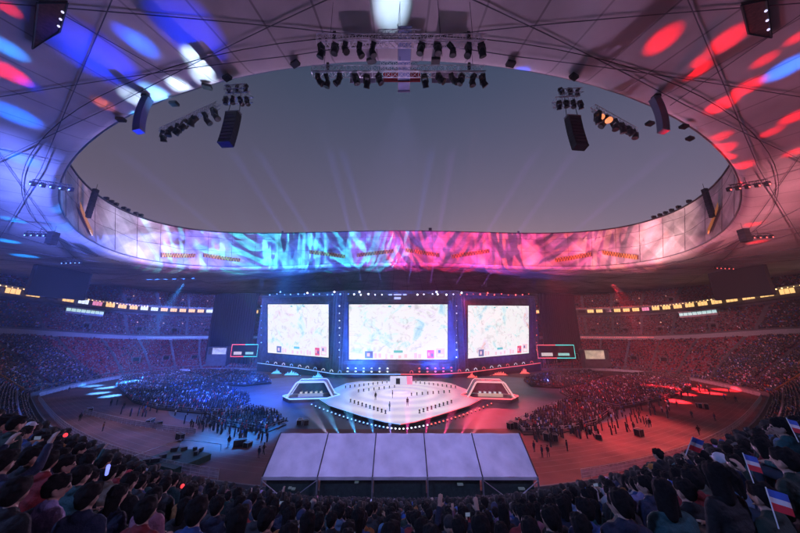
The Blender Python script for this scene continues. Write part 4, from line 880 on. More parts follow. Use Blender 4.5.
def person_meshes(pose, vox):
    """returns body, jacket, hair variants as mesh data; origin between the feet (standing) or under the seat (seated), facing +y"""
    B = []; J = []
    seated = pose.startswith('sit')
    hz_ = .52 if seated else .93; tz = hz_+.50
    lean = .06 if seated else 0
    chest = (0,lean,tz-.12); neck = (0,lean+.01,tz+.03)
    tors = [((-.08,0,hz_),(.08,0,hz_),.115,.115,1),((0,0,hz_+.05),(0,lean*.5,hz_+.22),.135,.125,1),((-.07,lean*.6,hz_+.28),(.07,lean*.6,hz_+.28),.115,.115,1),((-.11,lean,tz-.10),(.11,lean,tz-.10),.10,.10,1),((-.15,lean,tz-.03),(.15,lean,tz-.03),.062,.062,1)]
    B += tors; B += [((0,lean,tz-.02),(0,lean+.015,tz+.08),.06,.055,0)]
    yaw = {'sit_a':0,'sit_b':.5,'sit_c':-.45,'sit_up':.1,'sit_flag':-.15,'stand':.2,'walk':0,'sit_phone':0}.get(pose,0)
    hp, hair = head((0,lean+.03,tz+.20), yaw, -.05 if seated else 0); B += hp
    for s in (-1,1):
        if seated:
            k = (s*.12,.44,hz_+.0); a = (s*.13,.44,.09)
        elif pose=='walk':
            k = (s*.10,.16*s+.05,.50); a = (s*.10,.24*s-.06,.10)
        else: k = (s*.11,.02,.50); a = (s*.13,0,.09)
        B += [((s*.09,0,hz_-.02),k,.095,.062,1),(k,a,.06,.042,1),((a[0],a[1]-.03,.045),(a[0]*1.05,a[1]+.13,.035),.042,.034,4)]
        sh = (s*.19,lean,tz-.04)
        if pose=='sit_up' or (pose=='sit_flag' and s>0): el = (s*.30,lean+.12,tz+.10); wr = (s*.26,lean+.22,tz+.33)
        elif pose=='sit_phone': el = (s*.20,lean+.20,tz-.24); wr = (s*.07,lean+.36,tz+.0)
        elif seated: el = (s*.25,lean+.02,tz-.32); wr = (s*.10,lean+.26,hz_+.13)
        elif pose=='walk': el = (s*.25,-.08*s,tz-.32); wr = (s*.26,-.02-.2*s,tz-.53)
        else: el = (s*.25,-.03,tz-.32); wr = (s*.24,.06,tz-.57)
        arm = [(sh,el,.058,.045,1),(el,wr,.044,.030,1)]; B += arm[:0]; 
        B += [(sh,el,.052,.040,1),(el,wr,.038,.026,0)]; J += [(sh,el,.066,.054,0),(el,Vector(el).lerp(Vector(wr),.93),.052,.040,0)]
        f = (Vector(wr)-Vector(el)).normalized(); up = Vector((s*.2,0,1)) if abs(f.z)<.7 else Vector((0,-1,0))
        B += hand(wr, f if not seated or 'up' in pose or 'flag' in pose else Vector((-s*.4,1,-.1)), up, -s, .9 if 'flag' in pose else .45)
    J += [(p,q,a+.016,b+.016,0) for p,q,a,b,m in tors]
    J += [((-.03,lean-.01,tz+.035),(.03,lean-.01,tz+.035),.072,.072,0),((-.1,.0,hz_-.02),(.1,.0,hz_-.02),.125,.125,0)]
    body = sdf_build(B, vox, "body_"+pose, [skin_m,trouser_m,eye_m,lip_m,shoe_m]); jacket = sdf_build(J, max(vox,.017), "jacket_"+pose, [cloth_m])
    H = {k: sdf_build(v, max(vox,.013), "hair_"+k, [hair_m if k!='cap' else cap_m]) for k,v in hair.items()}
    return body, jacket, H
POSES = {p: person_meshes(p, .0125) for p in ('sit_a','sit_b','sit_c','sit_up','sit_flag','sit_phone')}
POSES.update({p: person_meshes(p, .02) for p in ('stand','walk')})
COLS = {'navy':(.02,.03,.08),'black':(.012,.012,.015),'dark grey':(.05,.05,.055),'white':(.55,.55,.58),'light blue':(.16,.30,.5),'blue':(.03,.10,.35),'red':(.42,.03,.04),'lavender':(.38,.30,.55),'teal':(.03,.14,.15),'beige':(.35,.28,.2),'dark green':(.02,.05,.035),'orange':(.5,.18,.04),'pink':(.5,.2,.28)}
def person(pose, hairk, c, loc, rz, s=1.0, capc='black'):
    b, j, H = POSES[pose]; o = bpy.data.objects.new("person", b); col.objects.link(o); o.location = loc; o.rotation_euler = (0,0,rz); o.scale = (s,s,s)
    jk = bpy.data.objects.new("jacket", j); col.objects.link(jk); jk.parent = o; v = random.uniform(.8,1.2); cc = COLS[c]; v *= .5; jk.color = (cc[0]*v,cc[1]*v,cc[2]*v,1)
    h = bpy.data.objects.new("cap" if hairk=='cap' else "hair", H[hairk]); col.objects.link(h); h.parent = o; cp = COLS[capc]; h.color = (*cp,1)
    return o
def project(P):
    v = Vector(P)-CAM; f = v.y*_c+v.z*_s
    if f < .3: return None
    return 400.5+267*v.x/f, 266.5-267*(-v.y*_s+v.z*_c)/f, f
def arc_ts(a, b, step, t0, t1):
    n = 4000; t = np.linspace(t0,t1,n); x,y = exy(t,a-A0); L = np.r_[0,np.cumsum(np.hypot(np.diff(x),np.diff(y)))]
    return np.interp(np.arange(step/2,L[-1],step), L, t)
def sfar_np(y,z): t = np.clip((y-10)/85,0,1); return 1-(.20-.12*np.clip((z-20)/16,0,1))*t*t*(3-2*t)
# placed people: the large figures in both lower corners
HERO = [(53,489,2.75,'sit_c','short','lavender','young man in a lavender shirt in profile near the bottom left corner',1.25),
        (62,466,3.6,'sit_c','short','blue','man in a blue jacket looking right, just above the lavender shirt',1.2),
        (28,458,3.4,'sit_a','short','black','dark figure with short hair at the left edge above the lavender shirt',1.0),
        (12,495,2.3,'sit_b','short','black','large dark head at the far bottom left corner',.6),
        (14,425,4.2,'sit_a','short','dark green','person in dark green high on the left edge',.9),
        (88,480,4.0,'sit_a','short','navy','person in navy right of the man in profile',1.0),
        (115,497,3.3,'sit_a','long','navy','broad dark navy back, right of the left corner figures',1.0),
        (688,492,3.0,'sit_a','short','black','dark head and black jacket at the lower right',.9),
        (733,480,3.3,'sit_b','long','light blue','person in a light blue top at the lower right',1.1),
        (768,498,2.5,'sit_flag','short','dark green','large figure in dark green at the bottom right corner, hand up',1.2),
        (790,462,2.7,'sit_a','short','dark green','large dark green figure on the right edge',1.0),
        (785,428,3.6,'sit_b','short','teal','teal jacket on the right edge above the green figures',1.0),
        (660,455,6.0,'sit_a','short','black','tall dark figure sticking up above the crowd at the right',1.0)]
# every seat of the lower stand that the view can hold
cand = []   # x,y,z,d,t
def seat_rows(d0,d1,dstep,zf,step,t0,t1):
    out = []
    d = d0
    while d < d1:
        t = arc_ts(A0+d,B0+d,step,t0,t1)+0; x,y = exy(t,d); z = zf(d)*sfar_np(y,zf(d))+np.where((y<-60)&(d<42), gain(x,y), 0)
        out.append(np.stack([x,y,z,np.full_like(x,d),t],-1)); d += dstep
    return np.concatenate(out)
def in_view(S, h=1.2, mg=40):
    vx,vy,vz = S[:,0]-CAM.x,S[:,1]-CAM.y,S[:,2]+h-CAM.z; f = vy*_c+vz*_s; ff = np.where(f>.3,f,1)
    px = 400.5+267*vx/ff; py = 266.5-267*(-vy*_s+vz*_c)/ff
    return (f>.3)&(px>-mg)&(px<800+mg)&(py>-mg)&(py<533+mg), px, py, f
S1 = seat_rows(2.45,40.7,.85,z1,.56,-PI*.5,PI*1.5)
S1 = S1[~((S1[:,3]>4.3)&(S1[:,3]<5.6))]
ok,px,py,f = in_view(S1); S1,px,py,f = S1[ok],px[ok],py[ok],f[ok]
# hidden behind the wall
keep = ~((np.abs(S1[:,0])<80)&(S1[:,1]>40)); S1,px,py,f = S1[keep],px[keep],py[keep],f[keep]
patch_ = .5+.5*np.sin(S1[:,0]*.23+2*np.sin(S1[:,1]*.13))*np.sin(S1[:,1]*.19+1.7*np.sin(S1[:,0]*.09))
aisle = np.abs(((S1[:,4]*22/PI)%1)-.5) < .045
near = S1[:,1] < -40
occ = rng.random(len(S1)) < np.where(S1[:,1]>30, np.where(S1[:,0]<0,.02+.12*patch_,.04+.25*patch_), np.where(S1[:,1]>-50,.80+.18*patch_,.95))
# the right end of the far stand is busy up to the corner
occ &= ~aisle | near
S1o, fo, pxo, pyo = S1[occ], f[occ], px[occ], py[occ]
dist = np.hypot(S1o[:,0]-CAM.x, S1o[:,1]-CAM.y)
# keep clear the spot where the camera stands
kk = dist > 1.7; S1o,fo,pxo,pyo,dist = S1o[kk],fo[kk],pxo[kk],pyo[kk],dist[kk]
hp2 = np.array([[(CAM+ray(h[0],h[1])*(h[2]*1.18/(_c+ray(h[0],h[1]).z*_s))).x, (CAM+ray(h[0],h[1])*(h[2]*1.18/(_c+ray(h[0],h[1]).z*_s))).y] for h in HERO])
clr = (np.hypot(S1o[:,0][:,None]-hp2[None,:,0], S1o[:,1][:,None]-hp2[None,:,1]).min(1) > .42); S1o,fo,pxo,pyo,dist = S1o[clr],fo[clr],pxo[clr],pyo[clr],dist[clr]
vis = (fo>2.75)&(pxo>-12)&(pxo<812)&(pyo<548)&(pyo>300)
order = np.argsort(np.where(vis, fo, 1e6)); NP_ = 236
chosen = order[:NP_]; rest = order[NP_:]; rest = rest[fo[rest]>2.75]
def face_to(x,y,tx=0,ty=5): return math.atan2(ty-y,tx-x)-PI/2
ANCH = ['bottom left corner','below tent left end','below tent middle','below tent right end','bottom right corner']
hk = {'short':'short black hair','long':'long black hair','bun':'black hair in a bun','cap':'a cap'}
pk = {'sit_a':'seated','sit_b':'looking left','sit_c':'looking right','sit_up':'arms raised','sit_flag':'one hand raised','sit_phone':'hands up in front'}
phone_m = mat("phone_glow",(.05,.05,.05),emit=(.4,.5,.8),es=.25)
flagm = [mat("flag_red",(.6,.03,.05),.8), mat("flag_white",(.7,.7,.72),.8), mat("flag_blue",(.05,.12,.5),.8)]
def clapper(loc, rz, tilt, lab, s=1.0):
    e = empty("hand_flag", loc, lab, "flag", None, rz); e.rotation_euler = (tilt,.3,rz); e.scale = (s,)*3
    g = MB(); g.tube((0,0,-.08),(0,0,.42),.008,n=5); g.build("stick", white_paint, e)
    for i,(a,b) in enumerate(((0,.10),(.10,.17),(.17,.27))):
        g = MB(); g.grid([[(.0+.30*k/5, .02*math.sin(k*1.2), .14+z) for k in range(6)] for z in (a,b)]); g.build("stripe", flagm[[0,1,2][i]], e)
    return e
nflag = 0; used_pose = set()
pal = ['navy']*5+['black']*7+['dark grey']*4+['white','light blue','blue','blue','red','lavender','teal','teal','beige','dark green','pink','orange']
for i in chosen:
    x,y,z,d,t = S1o[i]; ppx,ppy = pxo[i],pyo[i]
    pose = random.choices(['sit_a','sit_b','sit_c','sit_up','sit_flag','sit_phone'],[10,5,5,.25,.5,1])[0]; hkk = random.choices(['short','long','bun','cap'],[10,5,1,.9])[0]; c = random.choice(pal)
    capc = random.choice(['black','red','white','navy','orange'])
    if pose in ('sit_flag','sit_phone'):
        if (pose,hkk,c) in used_pose: pose = 'sit_a'
        used_pose.add((pose,hkk,c))
    p = Vector((x+random.uniform(-.07,.07),y+random.uniform(-.06,.06),z-.02)); s = random.uniform(.93,1.06)
    o = person(pose,hkk,c,p,face_to(x,y)+random.uniform(-.2,.2),s,capc)
    zn = int(np.clip(np.searchsorted([120,290,510,680],ppx),0,4)); band = 'nearest rows' if fo[i] < 4.6 else ('middle rows' if fo[i] < 6.6 else 'farther rows')
    hd = hk[hkk] if hkk!='cap' else f'a {capc} cap'
    tag(o, f'{c} jacket, {hd}, {pk[pose]}, {band}, {ANCH[zn]}', "person", f'spectators in the {band}, {ANCH[zn]}')
    if pose=='sit_flag' and ppx > 560:
        R = Matrix.Rotation(o.rotation_euler.z,3,'Z'); hp_ = p+R@Vector((.25,.30,1.42))*s
        clapper(hp_, o.rotation_euler.z, .3, f'striped flag held by a {hd} spectator in a {c} jacket'); nflag += 1
    if pose=='sit_phone':
        R = Matrix.Rotation(o.rotation_euler.z,3,'Z'); hp_ = p+R@Vector((0,.48,1.08))*s
        e = empty("phone", hp_, f'phone held by a {hd} spectator in {c}, {ANCH[zn]}', "phone", None, o.rotation_euler.z)
        g = MB(); g.box((0,0,0),(.15,.009,.075)); g.build("phone_case", black, e); g = MB(); g.box((0,-.006,0),(.14,.003,.066)); g.build("phone_screen", phone_m, e)
for hx,hy,fw,pose,hkk,c,lab,tw in HERO:
    r = ray(hx,hy); k = fw*1.18/(_c+r.z*_s); hp_ = CAM+r*k    # head centre at depth fw
    o = person(pose,hkk,c,hp_-Vector((0,.06,1.22)),face_to(hp_.x,hp_.y)+(-.5 if hx<400 else .5)*(tw-.6),1.0); tag(o, lab, "person", 'large spectators in the lower corners')
for fx,fy,fw,lab in ((748,462,2.9,'red, white and blue striped flag held up at the lower right'),(771,500,2.2,'striped flag held low at the bottom right corner'),(793,425,3.4,'pale striped flag by the right edge'),(669,486,4.0,'slanting striped flag in the lower right crowd')):
    r = ray(fx,fy); clapper(CAM+r*(fw/(_c+r.z*_s))-Vector((0,0,.15)), random.uniform(-.6,.6), -.3, lab, .55)
for fx,fy,lab in ((210,435,'one'),):
    pass
tube_m = mat("glow_tube",(.2,.2,.6),emit=(.2,.25,1),es=1.5)
r = ray(108,470); g = MB(); g.tube((0,0,-.06),(0,0,.06),.022,.026,n=10); g.ball((0,0,.06),.026); g.ball((0,0,-.06),.022); o = g.build("light_stick", tube_m, None, True); o.location = CAM+r*5.2; tag(o,'short blue glowing light stick held up in the lower left crowd',"light stick")
for i,(fx,fy) in enumerate(((66,435),(122,480),(164,483),(183,486),(675,490),(268,508),(488,518))):
    g = MB(); g.ball((0,0,0),(.045,.045,.05),8,6); o = g.build("red_light", mat("red_glow",(.5,.05,.05),emit=(1,.05,.06),es=1.3)); r = ray(fx,fy); o.location = CAM+r*(8+2*(i%3)); tag(o, ['highest','second','third','fourth'][i]+' small round red light held up in the lower left crowd, counted from the left' if i<4 else ['red light held up in the lower right crowd','red light held up below the left end of the tent','red light held up below the right part of the tent'][i-4],"light", 'red lights held up in the crowd')

# the rest of the crowd: many small seated figures
def low_person():
    vs, fs, part = [], [], []
    def ring(z,w_,dp,y0=0): vs.extend([(-w_,y0-dp,z),(w_,y0-dp,z),(w_,y0+dp,z),(-w_,y0+dp,z)])
    for z,w_,dp,y0 in ((.40,.20,.14,0),(.75,.19,.12,.02),(.98,.23,.11,.04),(1.06,.12,.08,.04)): ring(z,w_,dp,y0)
    for k in range(3):
        for i in range(4): fs.append((k*4+i,k*4+(i+1)%4,k*4+4+(i+1)%4,k*4+4+i)); part.append(0)
    b = 16
    for z,w_,dp in ((1.06,.06,.06),(1.12,.085,.10),(1.24,.085,.105),(1.31,.05,.06)): ring(z,w_,dp,.05)
    for k in range(3):
        for i in range(4): fs.append((b+k*4+i,b+k*4+(i+1)%4,b+k*4+4+(i+1)%4,b+k*4+4+i)); part.append(1 if (i==2 and k<2) else 2)
    fs.append((b+12,b+13,b+14,b+15)); part.append(2)
    b2 = len(vs)   # lap
    vs.extend([(-.18,.1,.42),(.18,.1,.42),(.18,.5,.42),(-.18,.5,.42),(-.18,.1,.56),(.18,.1,.56),(.16,.5,.54),(-.16,.5,.54)])
    for q in ((4,5,6,7),(2,3,7,6),(0,3,7,4),(1,2,6,5)): fs.append(tuple(b2+i for i in q)); part.append(3)
    return np.array(vs,float), np.array(fs), np.array(part)
LV,LF,LPt = low_person()
PALN = np.array([COLS[c] for c in pal])
def crowd(name, S, parent=None, pals=PALN, scale=1.0, ty=5, bright=1.0, kind='stuff'):
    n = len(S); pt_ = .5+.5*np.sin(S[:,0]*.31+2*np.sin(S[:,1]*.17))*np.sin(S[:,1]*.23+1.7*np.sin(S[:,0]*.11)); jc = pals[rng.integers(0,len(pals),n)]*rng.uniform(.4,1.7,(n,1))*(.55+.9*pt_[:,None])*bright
    C = np.zeros((n,len(LF),3)); sk = np.array([.38,.24,.17]); hr = np.array([.015,.013,.012]); tr = np.array([.03,.035,.05])
    C[:,LPt==0] = jc[:,None]; C[:,LPt==1] = sk; C[:,LPt==2] = hr; C[:,LPt==3] = tr
    capm = rng.random(n) < .06; C[np.ix_(np.where(capm)[0], np.where(LPt==2)[0])] = PALN[rng.integers(0,len(pals),capm.sum())][:,None]
    rot = np.arctan2(ty-S[:,1], -S[:,0])-PI/2+rng.uniform(-.4,.4,n); pos = S[:,:3]+rng.uniform(-.08,.08,(n,3))*[1,1,.5]
    V,F,CC = instances(LV,LF,C,pos,rot,rng.uniform(.88,1.1,n)*scale)
    o = np_mesh(name,V,F,CC,attr_mat("crowd_paint"),parent); tag(o, kind=kind); return o
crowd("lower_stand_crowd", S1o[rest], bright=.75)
# seats
SV = np.array([(-.22,-.20,.38),(.22,-.20,.38),(.22,.22,.42),(-.22,.22,.42),(-.22,-.20,.42),(.22,-.20,.42),(-.22,-.28,.82),(.22,-.28,.82),(-.22,-.24,.38),(.22,-.24,.38)],float)
SF = np.array([(0,1,2,3),(3,2,5,4),(8,9,7,6),(6,7,5,4)])
def seats(name, S, cols_, probs):
    n = len(S); c = np.array(cols_)[rng.choice(len(cols_),n,p=probs)]*rng.uniform(.75,1.2,(n,1)); C = np.broadcast_to(c[:,None],(n,len(SF),3))
    rot = np.arctan2(5-S[:,1], -S[:,0])-PI/2; V,F,CC = instances(SV,SF,C,S[:,:3],rot,np.ones(n)); o = np_mesh(name,V,F,CC,attr_mat("seat_plastic",.45)); tag(o,kind='stuff'); return o
SR,SG = (.34,.035,.05),(.30,.28,.29)
free = S1[(S1[:,1]>5)&~aisle]; seats("lower_stand_seats", free, [SR,SG,(.45,.10,.12)], [.55,.25,.2])
def tier_fill(nm, d0,d1,ds,zf,dark):
    S = seat_rows(d0,d1,ds,zf,.6,-PI*.33,PI*1.33); ok,px,py,f = in_view(S,1.0,25); S = S[ok]; S = S[~((np.abs(S[:,0])<82)&(S[:,1]>60))]
    ai = np.abs(((S[:,4]*24/PI)%1)-.5) < .045; S = S[~ai]
    oc = rng.random(len(S)) < np.where(S[:,1]>35,.22 if nm=='middle' else .12,.9 if nm=='middle' else .55)
    crowd(f"{nm}_stand_crowd", S[oc]); seats(f"{nm}_stand_seats", S, [SR,SG,(.2,.03,.05)], [.5,.3,.2])
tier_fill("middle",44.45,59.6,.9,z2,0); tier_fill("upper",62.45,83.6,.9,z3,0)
# rail posts with small lamps in the far stands
for k,t in enumerate(list(np.linspace(PI*.62,PI*.84,8))+list(np.linspace(PI*.38,PI*.16,8))):
    for dd,zz in ((52,z2(52)),(70,z3(70))):
        o_ = MB(); o_.tube((0,0,0),(0,0,1.6),.06); q = E(t+random.uniform(-.01,.01),dd,zz); e = empty("stair_lamp", q, 'small post lamp on a stair of the %s stand at the far %s' % ('middle' if dd==52 else 'top','left' if q.x<0 else 'right'), "lamp", 'post lamps on the far stand stairs')
        o_.build("post", steel, e); o_ = MB(); o_.ball((0,0,1.9),.38); o_.build("bulb", mat("stair_glow",(.6,.4,.3),emit=(1,.5,.35),es=1.1), e)
k_ = 0
for dd,zf_,ts_ in ((16,z1,(.66,.71,.76,.81,.86)),(50,z2,(.64,.69,.74,.79,.84,.9)),(68,z3,(.66,.72,.78,.85))):
    for t_ in ts_:
        for sg in (0,1):
            t = PI*t_ if sg==0 else PI*(1-t_); q = E(t,dd,zf_(dd)); q2 = E(t,dd-3,zf_(dd-3)); a_ = math.atan2(q2.y-q.y,q2.x-q.x)+PI/2
            e = empty("stand_gangway", q2, None, "gangway", 'gangway mouths in the far stands', a_); e.location.z = q2.z
            g = MB(); g.box((-1.5,0,1.2),(.25,3,2.6)); g.box((1.5,0,1.2),(.25,3,2.6)); g.box((0,.3,2.6),(3.3,2.6,.25)); g.build("frame", stand_m, e)
            g = MB(); g.box((0,.9,1.15),(2.7,.2,2.5)); g.build("shade_panel", black, e)  # solid black panel stands in for the shade inside the mouth
            g = MB(); g.tube((-1.5,-1.5,3.5),(1.5,-1.5,3.5),.05); g.tube((-1.5,-1.5,2.6),(-1.5,-1.5,3.5),.05); g.tube((1.5,-1.5,2.6),(1.5,-1.5,3.5),.05); g.build("rail", alu, e)
            tag(e, f"{['first','second','third','fourth','fifth','sixth'][ts_.index(t_)]} gangway mouth from the wall side, {['lower','middle','top'][[16,50,68].index(dd)]} far stand, {'left' if sg==0 else 'right'} half")
# seated crowd on the field
def in_poly(x,y,P):
    ins = np.zeros(len(x),bool); n = len(P)
    for i in range(n):
        (x1,y1),(x2,y2) = P[i],P[(i+1)%n]; c = ((y1>y)!=(y2>y))&(x < (x2-x1)*(y-y1)/((y2-y1) or 1e-9)+x1); ins ^= c
    return ins
BL_ = [("large left", [(116,386),(122,378),(150,372.5),(178,371),(196,377),(222,386),(248,396),(250,406),(236,413),(200,413),(160,409),(134,402)]),
       ("far left", [(188,370.5),(235,370.5),(268,377),(272,383),(245,386),(215,385),(200,378)]),
       ("near left", [(205,416),(240,414),(254,408),(276,414),(287,424),(266,432),(222,424)]),
       ("far right", [(524,380),(545,374),(590,371),(604,376),(588,383),(560,388),(532,386)]),
       ("large right", [(560,392),(604,380),(630,375),(660,373),(690,378),(692,388),(672,397),(640,405),(618,409),(598,404),(570,398)]),
       ("near right", [(516,424),(545,410),(572,400),(600,406),(612,412),(596,424),(560,433),(524,434)])]
fcol = ['white']*2+['light blue']+['navy']*3+['black']*5+['dark grey']*4+['blue','red']
fence_m = mat("barrier_grey",(.3,.3,.32),.4,.4)
for nm,pp in BL_:
    W_p = [tuple(atz(x,y,.25))[:2] for x,y in pp]; xs,ys = [p[0] for p in W_p],[p[1] for p in W_p]
    gx,gy = np.meshgrid(np.arange(min(xs),max(xs),.62), np.arange(min(ys),max(ys),1.05)); gx,gy = gx.ravel(),gy.ravel()
    m_ = in_poly(gx,gy,W_p)&(rng.random(len(gx))<.93)&~((gx%14)<1.3)&~((gy%13)<1.2); gx,gy = gx[m_]+rng.uniform(-.1,.1,m_.sum()),gy[m_]
    crowd(f"field_crowd", np.stack([gx,gy,np.full_like(gx,.2)],-1), pals=np.array([COLS[c] for c in fcol]))
    b = empty("audience_platform", (0,0,0), f'low dark floor platform with rail under the {nm} block of field seats', "platform", 'floor platforms of the field seats')
    g = MB(); prism(g, W_p, .016, .2); g.build("deck", mat("platform_dark",(.03,.03,.035),.8), b)
    g = MB(); L = [Vector((x,y,1.3)) for x,y in W_p]; g.path(L+[L[0]], .05, 4); g.build("rail", fence_m, b); g = MB(); g.path([p-Vector((0,0,.5)) for p in L+[L[0]]], .05, 4); g.build("rail", fence_m, b)
LS = LV.copy(); zmap = {.40:.02,.75:.95,.98:1.40,1.06:1.50}
for i_ in range(16): LS[i_,2] = zmap[round(LV[i_,2],2)]; LS[i_,1] *= .8; LS[i_,0] *= (.62 if i_ < 4 else .85)
LS[16:32,2] += .44; LS[32:] = LS[0:8]*[.5,.5,.5]+[0,0,.6]
SL = []
for (cx0,cy0,sx,sy,n_) in ((232,428,26,5,170),(262,436,16,5,60),(210,424,14,4,60),(545,436,22,5,90),(580,431,26,5,120),(615,420,22,6,110),(655,408,20,6,80),(150,414,22,4,40),(690,392,20,7,60)):
    for _ in range(int(n_*.34)):
        x_,y_ = random.gauss(cx0,sx*.85), random.gauss(cy0,sy*.9); 
        if 268 < x_ < 535 and y_ > 428: continue
        p = atz(x_, min(max(y_,384),447), .01)
        SL.append((p.x,p.y,.01))
_lv, LV = LV, LS; _lp = LPt.copy(); LPt[:4] = 3
crowd("track_side_crowd", np.array(SL), pals=np.array([COLS[c] for c in fcol])); LV = _lv; LPt[:] = _lp
for i,(x,y) in enumerate(((300,424),(306,425),(150,425),(158,427),(240,446),(248,447),(548,440),(556,441),(598,438),(700,408),(707,409),(180,440),(515,428),(511,429),(640,436),(90,412))):
    q = atz(x,y,.013); e = empty("flight_case", q, None, "case", 'black flight cases on the arena floor', random.uniform(0,3)); w_,d_,h_ = random.uniform(.9,2.0),random.uniform(.7,1.1),random.uniform(.7,1.3)
    tag(e, f"black flight case on the {'left' if x<400 else 'right'} arena floor, {'far bend' if y<415 else ('near the tent' if y>435 else 'beside the field seats')}")
    g = MB(); g.box((0,0,.1+h_/2),(w_,d_,h_)); g.build("body", black, e)
    g = MB()
    for a_ in (-1,1):
        for b_ in (-1,1): g.tube((a_*w_/2,b_*d_/2,.1),(a_*w_/2,b_*d_/2,.1+h_),.035,n=4)
    g.path([(-w_/2,-d_/2,.1+h_),(w_/2,-d_/2,.1+h_),(w_/2,d_/2,.1+h_),(-w_/2,d_/2,.1+h_),(-w_/2,-d_/2,.1+h_)],.035,4); g.build("edge_trim", alu, e)
# people walking and standing on the track
WALK = [(111,405),(117,404),(124,408),(69,391),(80,420),(103,430),(191,427),(202,427),(226,428),(229,445),(264,453),(259,457),(259,436),(205,418),(246,430),(535,451),(543,456),(549,456),(568,450),(629,430),(635,430),(648,426),(651,426),(678,406),(693,417),(694,400),(716,420),(700,434),(610,419),(640,412),(737,401),(535,430),(547,431),(556,433),(582,428),(665,402),(210,430),(218,431)]
for i,(x,y) in enumerate(WALK):
    p = atz(x,y+1,.012); c = random.choice(['black','black','navy','dark grey','black']); pose = random.choice(['stand','walk'])
    hv = (x,y)==(103,430)
    o = person(pose,random.choice(['short','short','long']),'orange' if hv else c,p,random.uniform(-PI,PI),1.0)
    side = 'left' if x<400 else 'right'; nearb = ('by the far bend' if y<412 else ('by the field seats' if y<434 else 'near the tent')) 
    tag(o, 'person in an orange vest standing on the left bend of the track' if hv else f'{pose}ing person in {c} on the {side} track {nearb}'.replace('standing','standing').replace('walking','walking'), "person", 'people on foot on the track')
# players in the booths, performers on the stage
for e,side in ((bl,'blue'),(br,'red')):
    R = Matrix.Rotation(e.rotation_euler.z,3,'Z')
    for k in range(5):
        p = e.location+R@Vector((-3+1.5*k,.2,1.15)); o = person('sit_a','short','white',p,e.rotation_euler.z+PI,1.15); tag(o, f'player in a white shirt, {["first","second","third","fourth","fifth"][k]} from the left in the {side} booth', "person", 'players at the booth desks')
        ch = empty("desk_chair", p, f'black chair, {["first","second","third","fourth","fifth"][k]} from the left in the {side} booth', "chair", 'black chairs in the booths', e.rotation_euler.z+PI)
        g = MB(); g.box((0,-.05,.42),(.5,.5,.1)); g.build("seat", black, ch); g = MB(); g.box((0,-.26,.85),(.48,.08,.75)); g.build("backrest", black, ch); g = MB(); g.tube((0,-.05,0),(0,-.05,.38),.06); g.build("base", dark_steel, ch)
for i,(x,y) in enumerate(((376,400),(390,411),(393,398),(408,406))):
    o = person('stand','short','black',atz(x,y,.9),[.5,-2,1.5,3][i],1.25); tag(o, f'dark figure standing on the white stage floor, {["left","front","back","right"][i]} one of four', "person", 'figures on the stage floor')

# ------------------------------------------------------------------ stage light and added stand fills
def G_(x,y,z=0): return atz(x,y,z)
# broad washes
spot("wash_light", (0,8,3), (0,-62,52), (.54,.33,.66), 1.6e5, 118, 1, .6)
spot("wash_light", (-50,5,3), (-85,-50,52), (.05,.16,1), 1.3e5, 96, 1, .6)
spot("wash_light", (50,5,3), (85,-50,52), (1,.17,.26), .9e5, 96, 1, .6)
# added washes for the left and right stands, first pair unseen behind camera
spot("added_stand_wash", (-52,-99,44), (-126,66,30), (.12,.18,1), 4.0e6, 38, .8, .6)
spot("added_stand_wash", (52,-99,44), (142,62,29), (.95,.30,.38), 1.0e6, 34, .8, .6)
spot("added_stand_wash", (-60,0,38), (-150,10,22), (.3,.3,.8), .12e5, 100, 1, .6)
spot("added_stand_wash", (60,0,38), (150,10,22), (.8,.4,.45), .12e5, 100, 1, .6)
# wall lit blue
for x,c,p_ in ((-60,BLUE,1.0),(-20,BLUE,1.0),(20,(.04,.12,1),1.0),(60,(.06,.10,1),.5)): spot("wall_light", (x,20,1.5), (x,52,26), c, 2.8e5*p_, 90, 1, .5)
# track
spot("track_light", (60,10,48), G_(612,420), (1,.04,.07), 2.7e5, 34, .8, .8)
spot("track_light", (62,-30,44), G_(600,440), (.9,.45,.45), .6e5, 80, .9, .8)
spot("track_light", (-70,-20,44), G_(130,430), (.48,.40,.62), .6e5, 70, .9, .8)
spot("field_light", (-30,-20,50), (-45,5,0), (.03,.13,1), 9e5, 60, 1, .8)
spot("track_light", (-40,0,48), G_(240,432), (.02,.25,1), 1.1e6, 19, .8, .5)
for x,y in ((92,384),(103,387),(112,377),(98,379),(122,375),(85,377)): spot("pool_light", (-88,12,41), G_(x+8,y+9), (.04,.30,1), 3.2e6, 8, .9, .3)
for x,y in ((672,382),(688,385),(700,380),(715,384),(730,381),(680,392),(655,380)): spot("pool_light", (90,16,41), G_(x-4,y+9), (1,.03,.05), 2.4e6, 8.5, .9, .3)
for x,y in ((150,385),(180,395),(215,405),(230,420)): spot("seat_light", (-30,38,38), G_(x,y), (.03,.18,1), 4.2e5, 30, .9, .4)
for x,y in ((560,415),(600,395),(650,385),(540,425)): spot("seat_light", (30,38,38), G_(x,y), (1,.05,.09), 2.8e5, 30, .9, .4)
spot("stage_light", (-10,-66,51), (-26,-8,1), (.1,.35,1), .35e5, 22, .8, .4); spot("stage_light", (10,-66,51), (26,-8,1), (1,.15,.18), .35e5, 22, .8, .4); spot("stage_light", (0,-60,54), (0,0,1), (.8,.8,1), .2e5, 30, .9, .4)
# tent roof from the roof edge; near stand by added lamps behind the camera
spot("tent_light", (0,-66,52), (0,-60,6), (.40,.34,1), .5e5, 50, .8, .5)
spot("added_near_fill", (-34,-104,40), (-8,-86,15), (.25,.38,1), .34e5, 95, 1, 1.0); spot("added_near_fill", (34,-104,40), (10,-86,15), (.5,.42,.95), .22e5, 95, 1, 1.0)
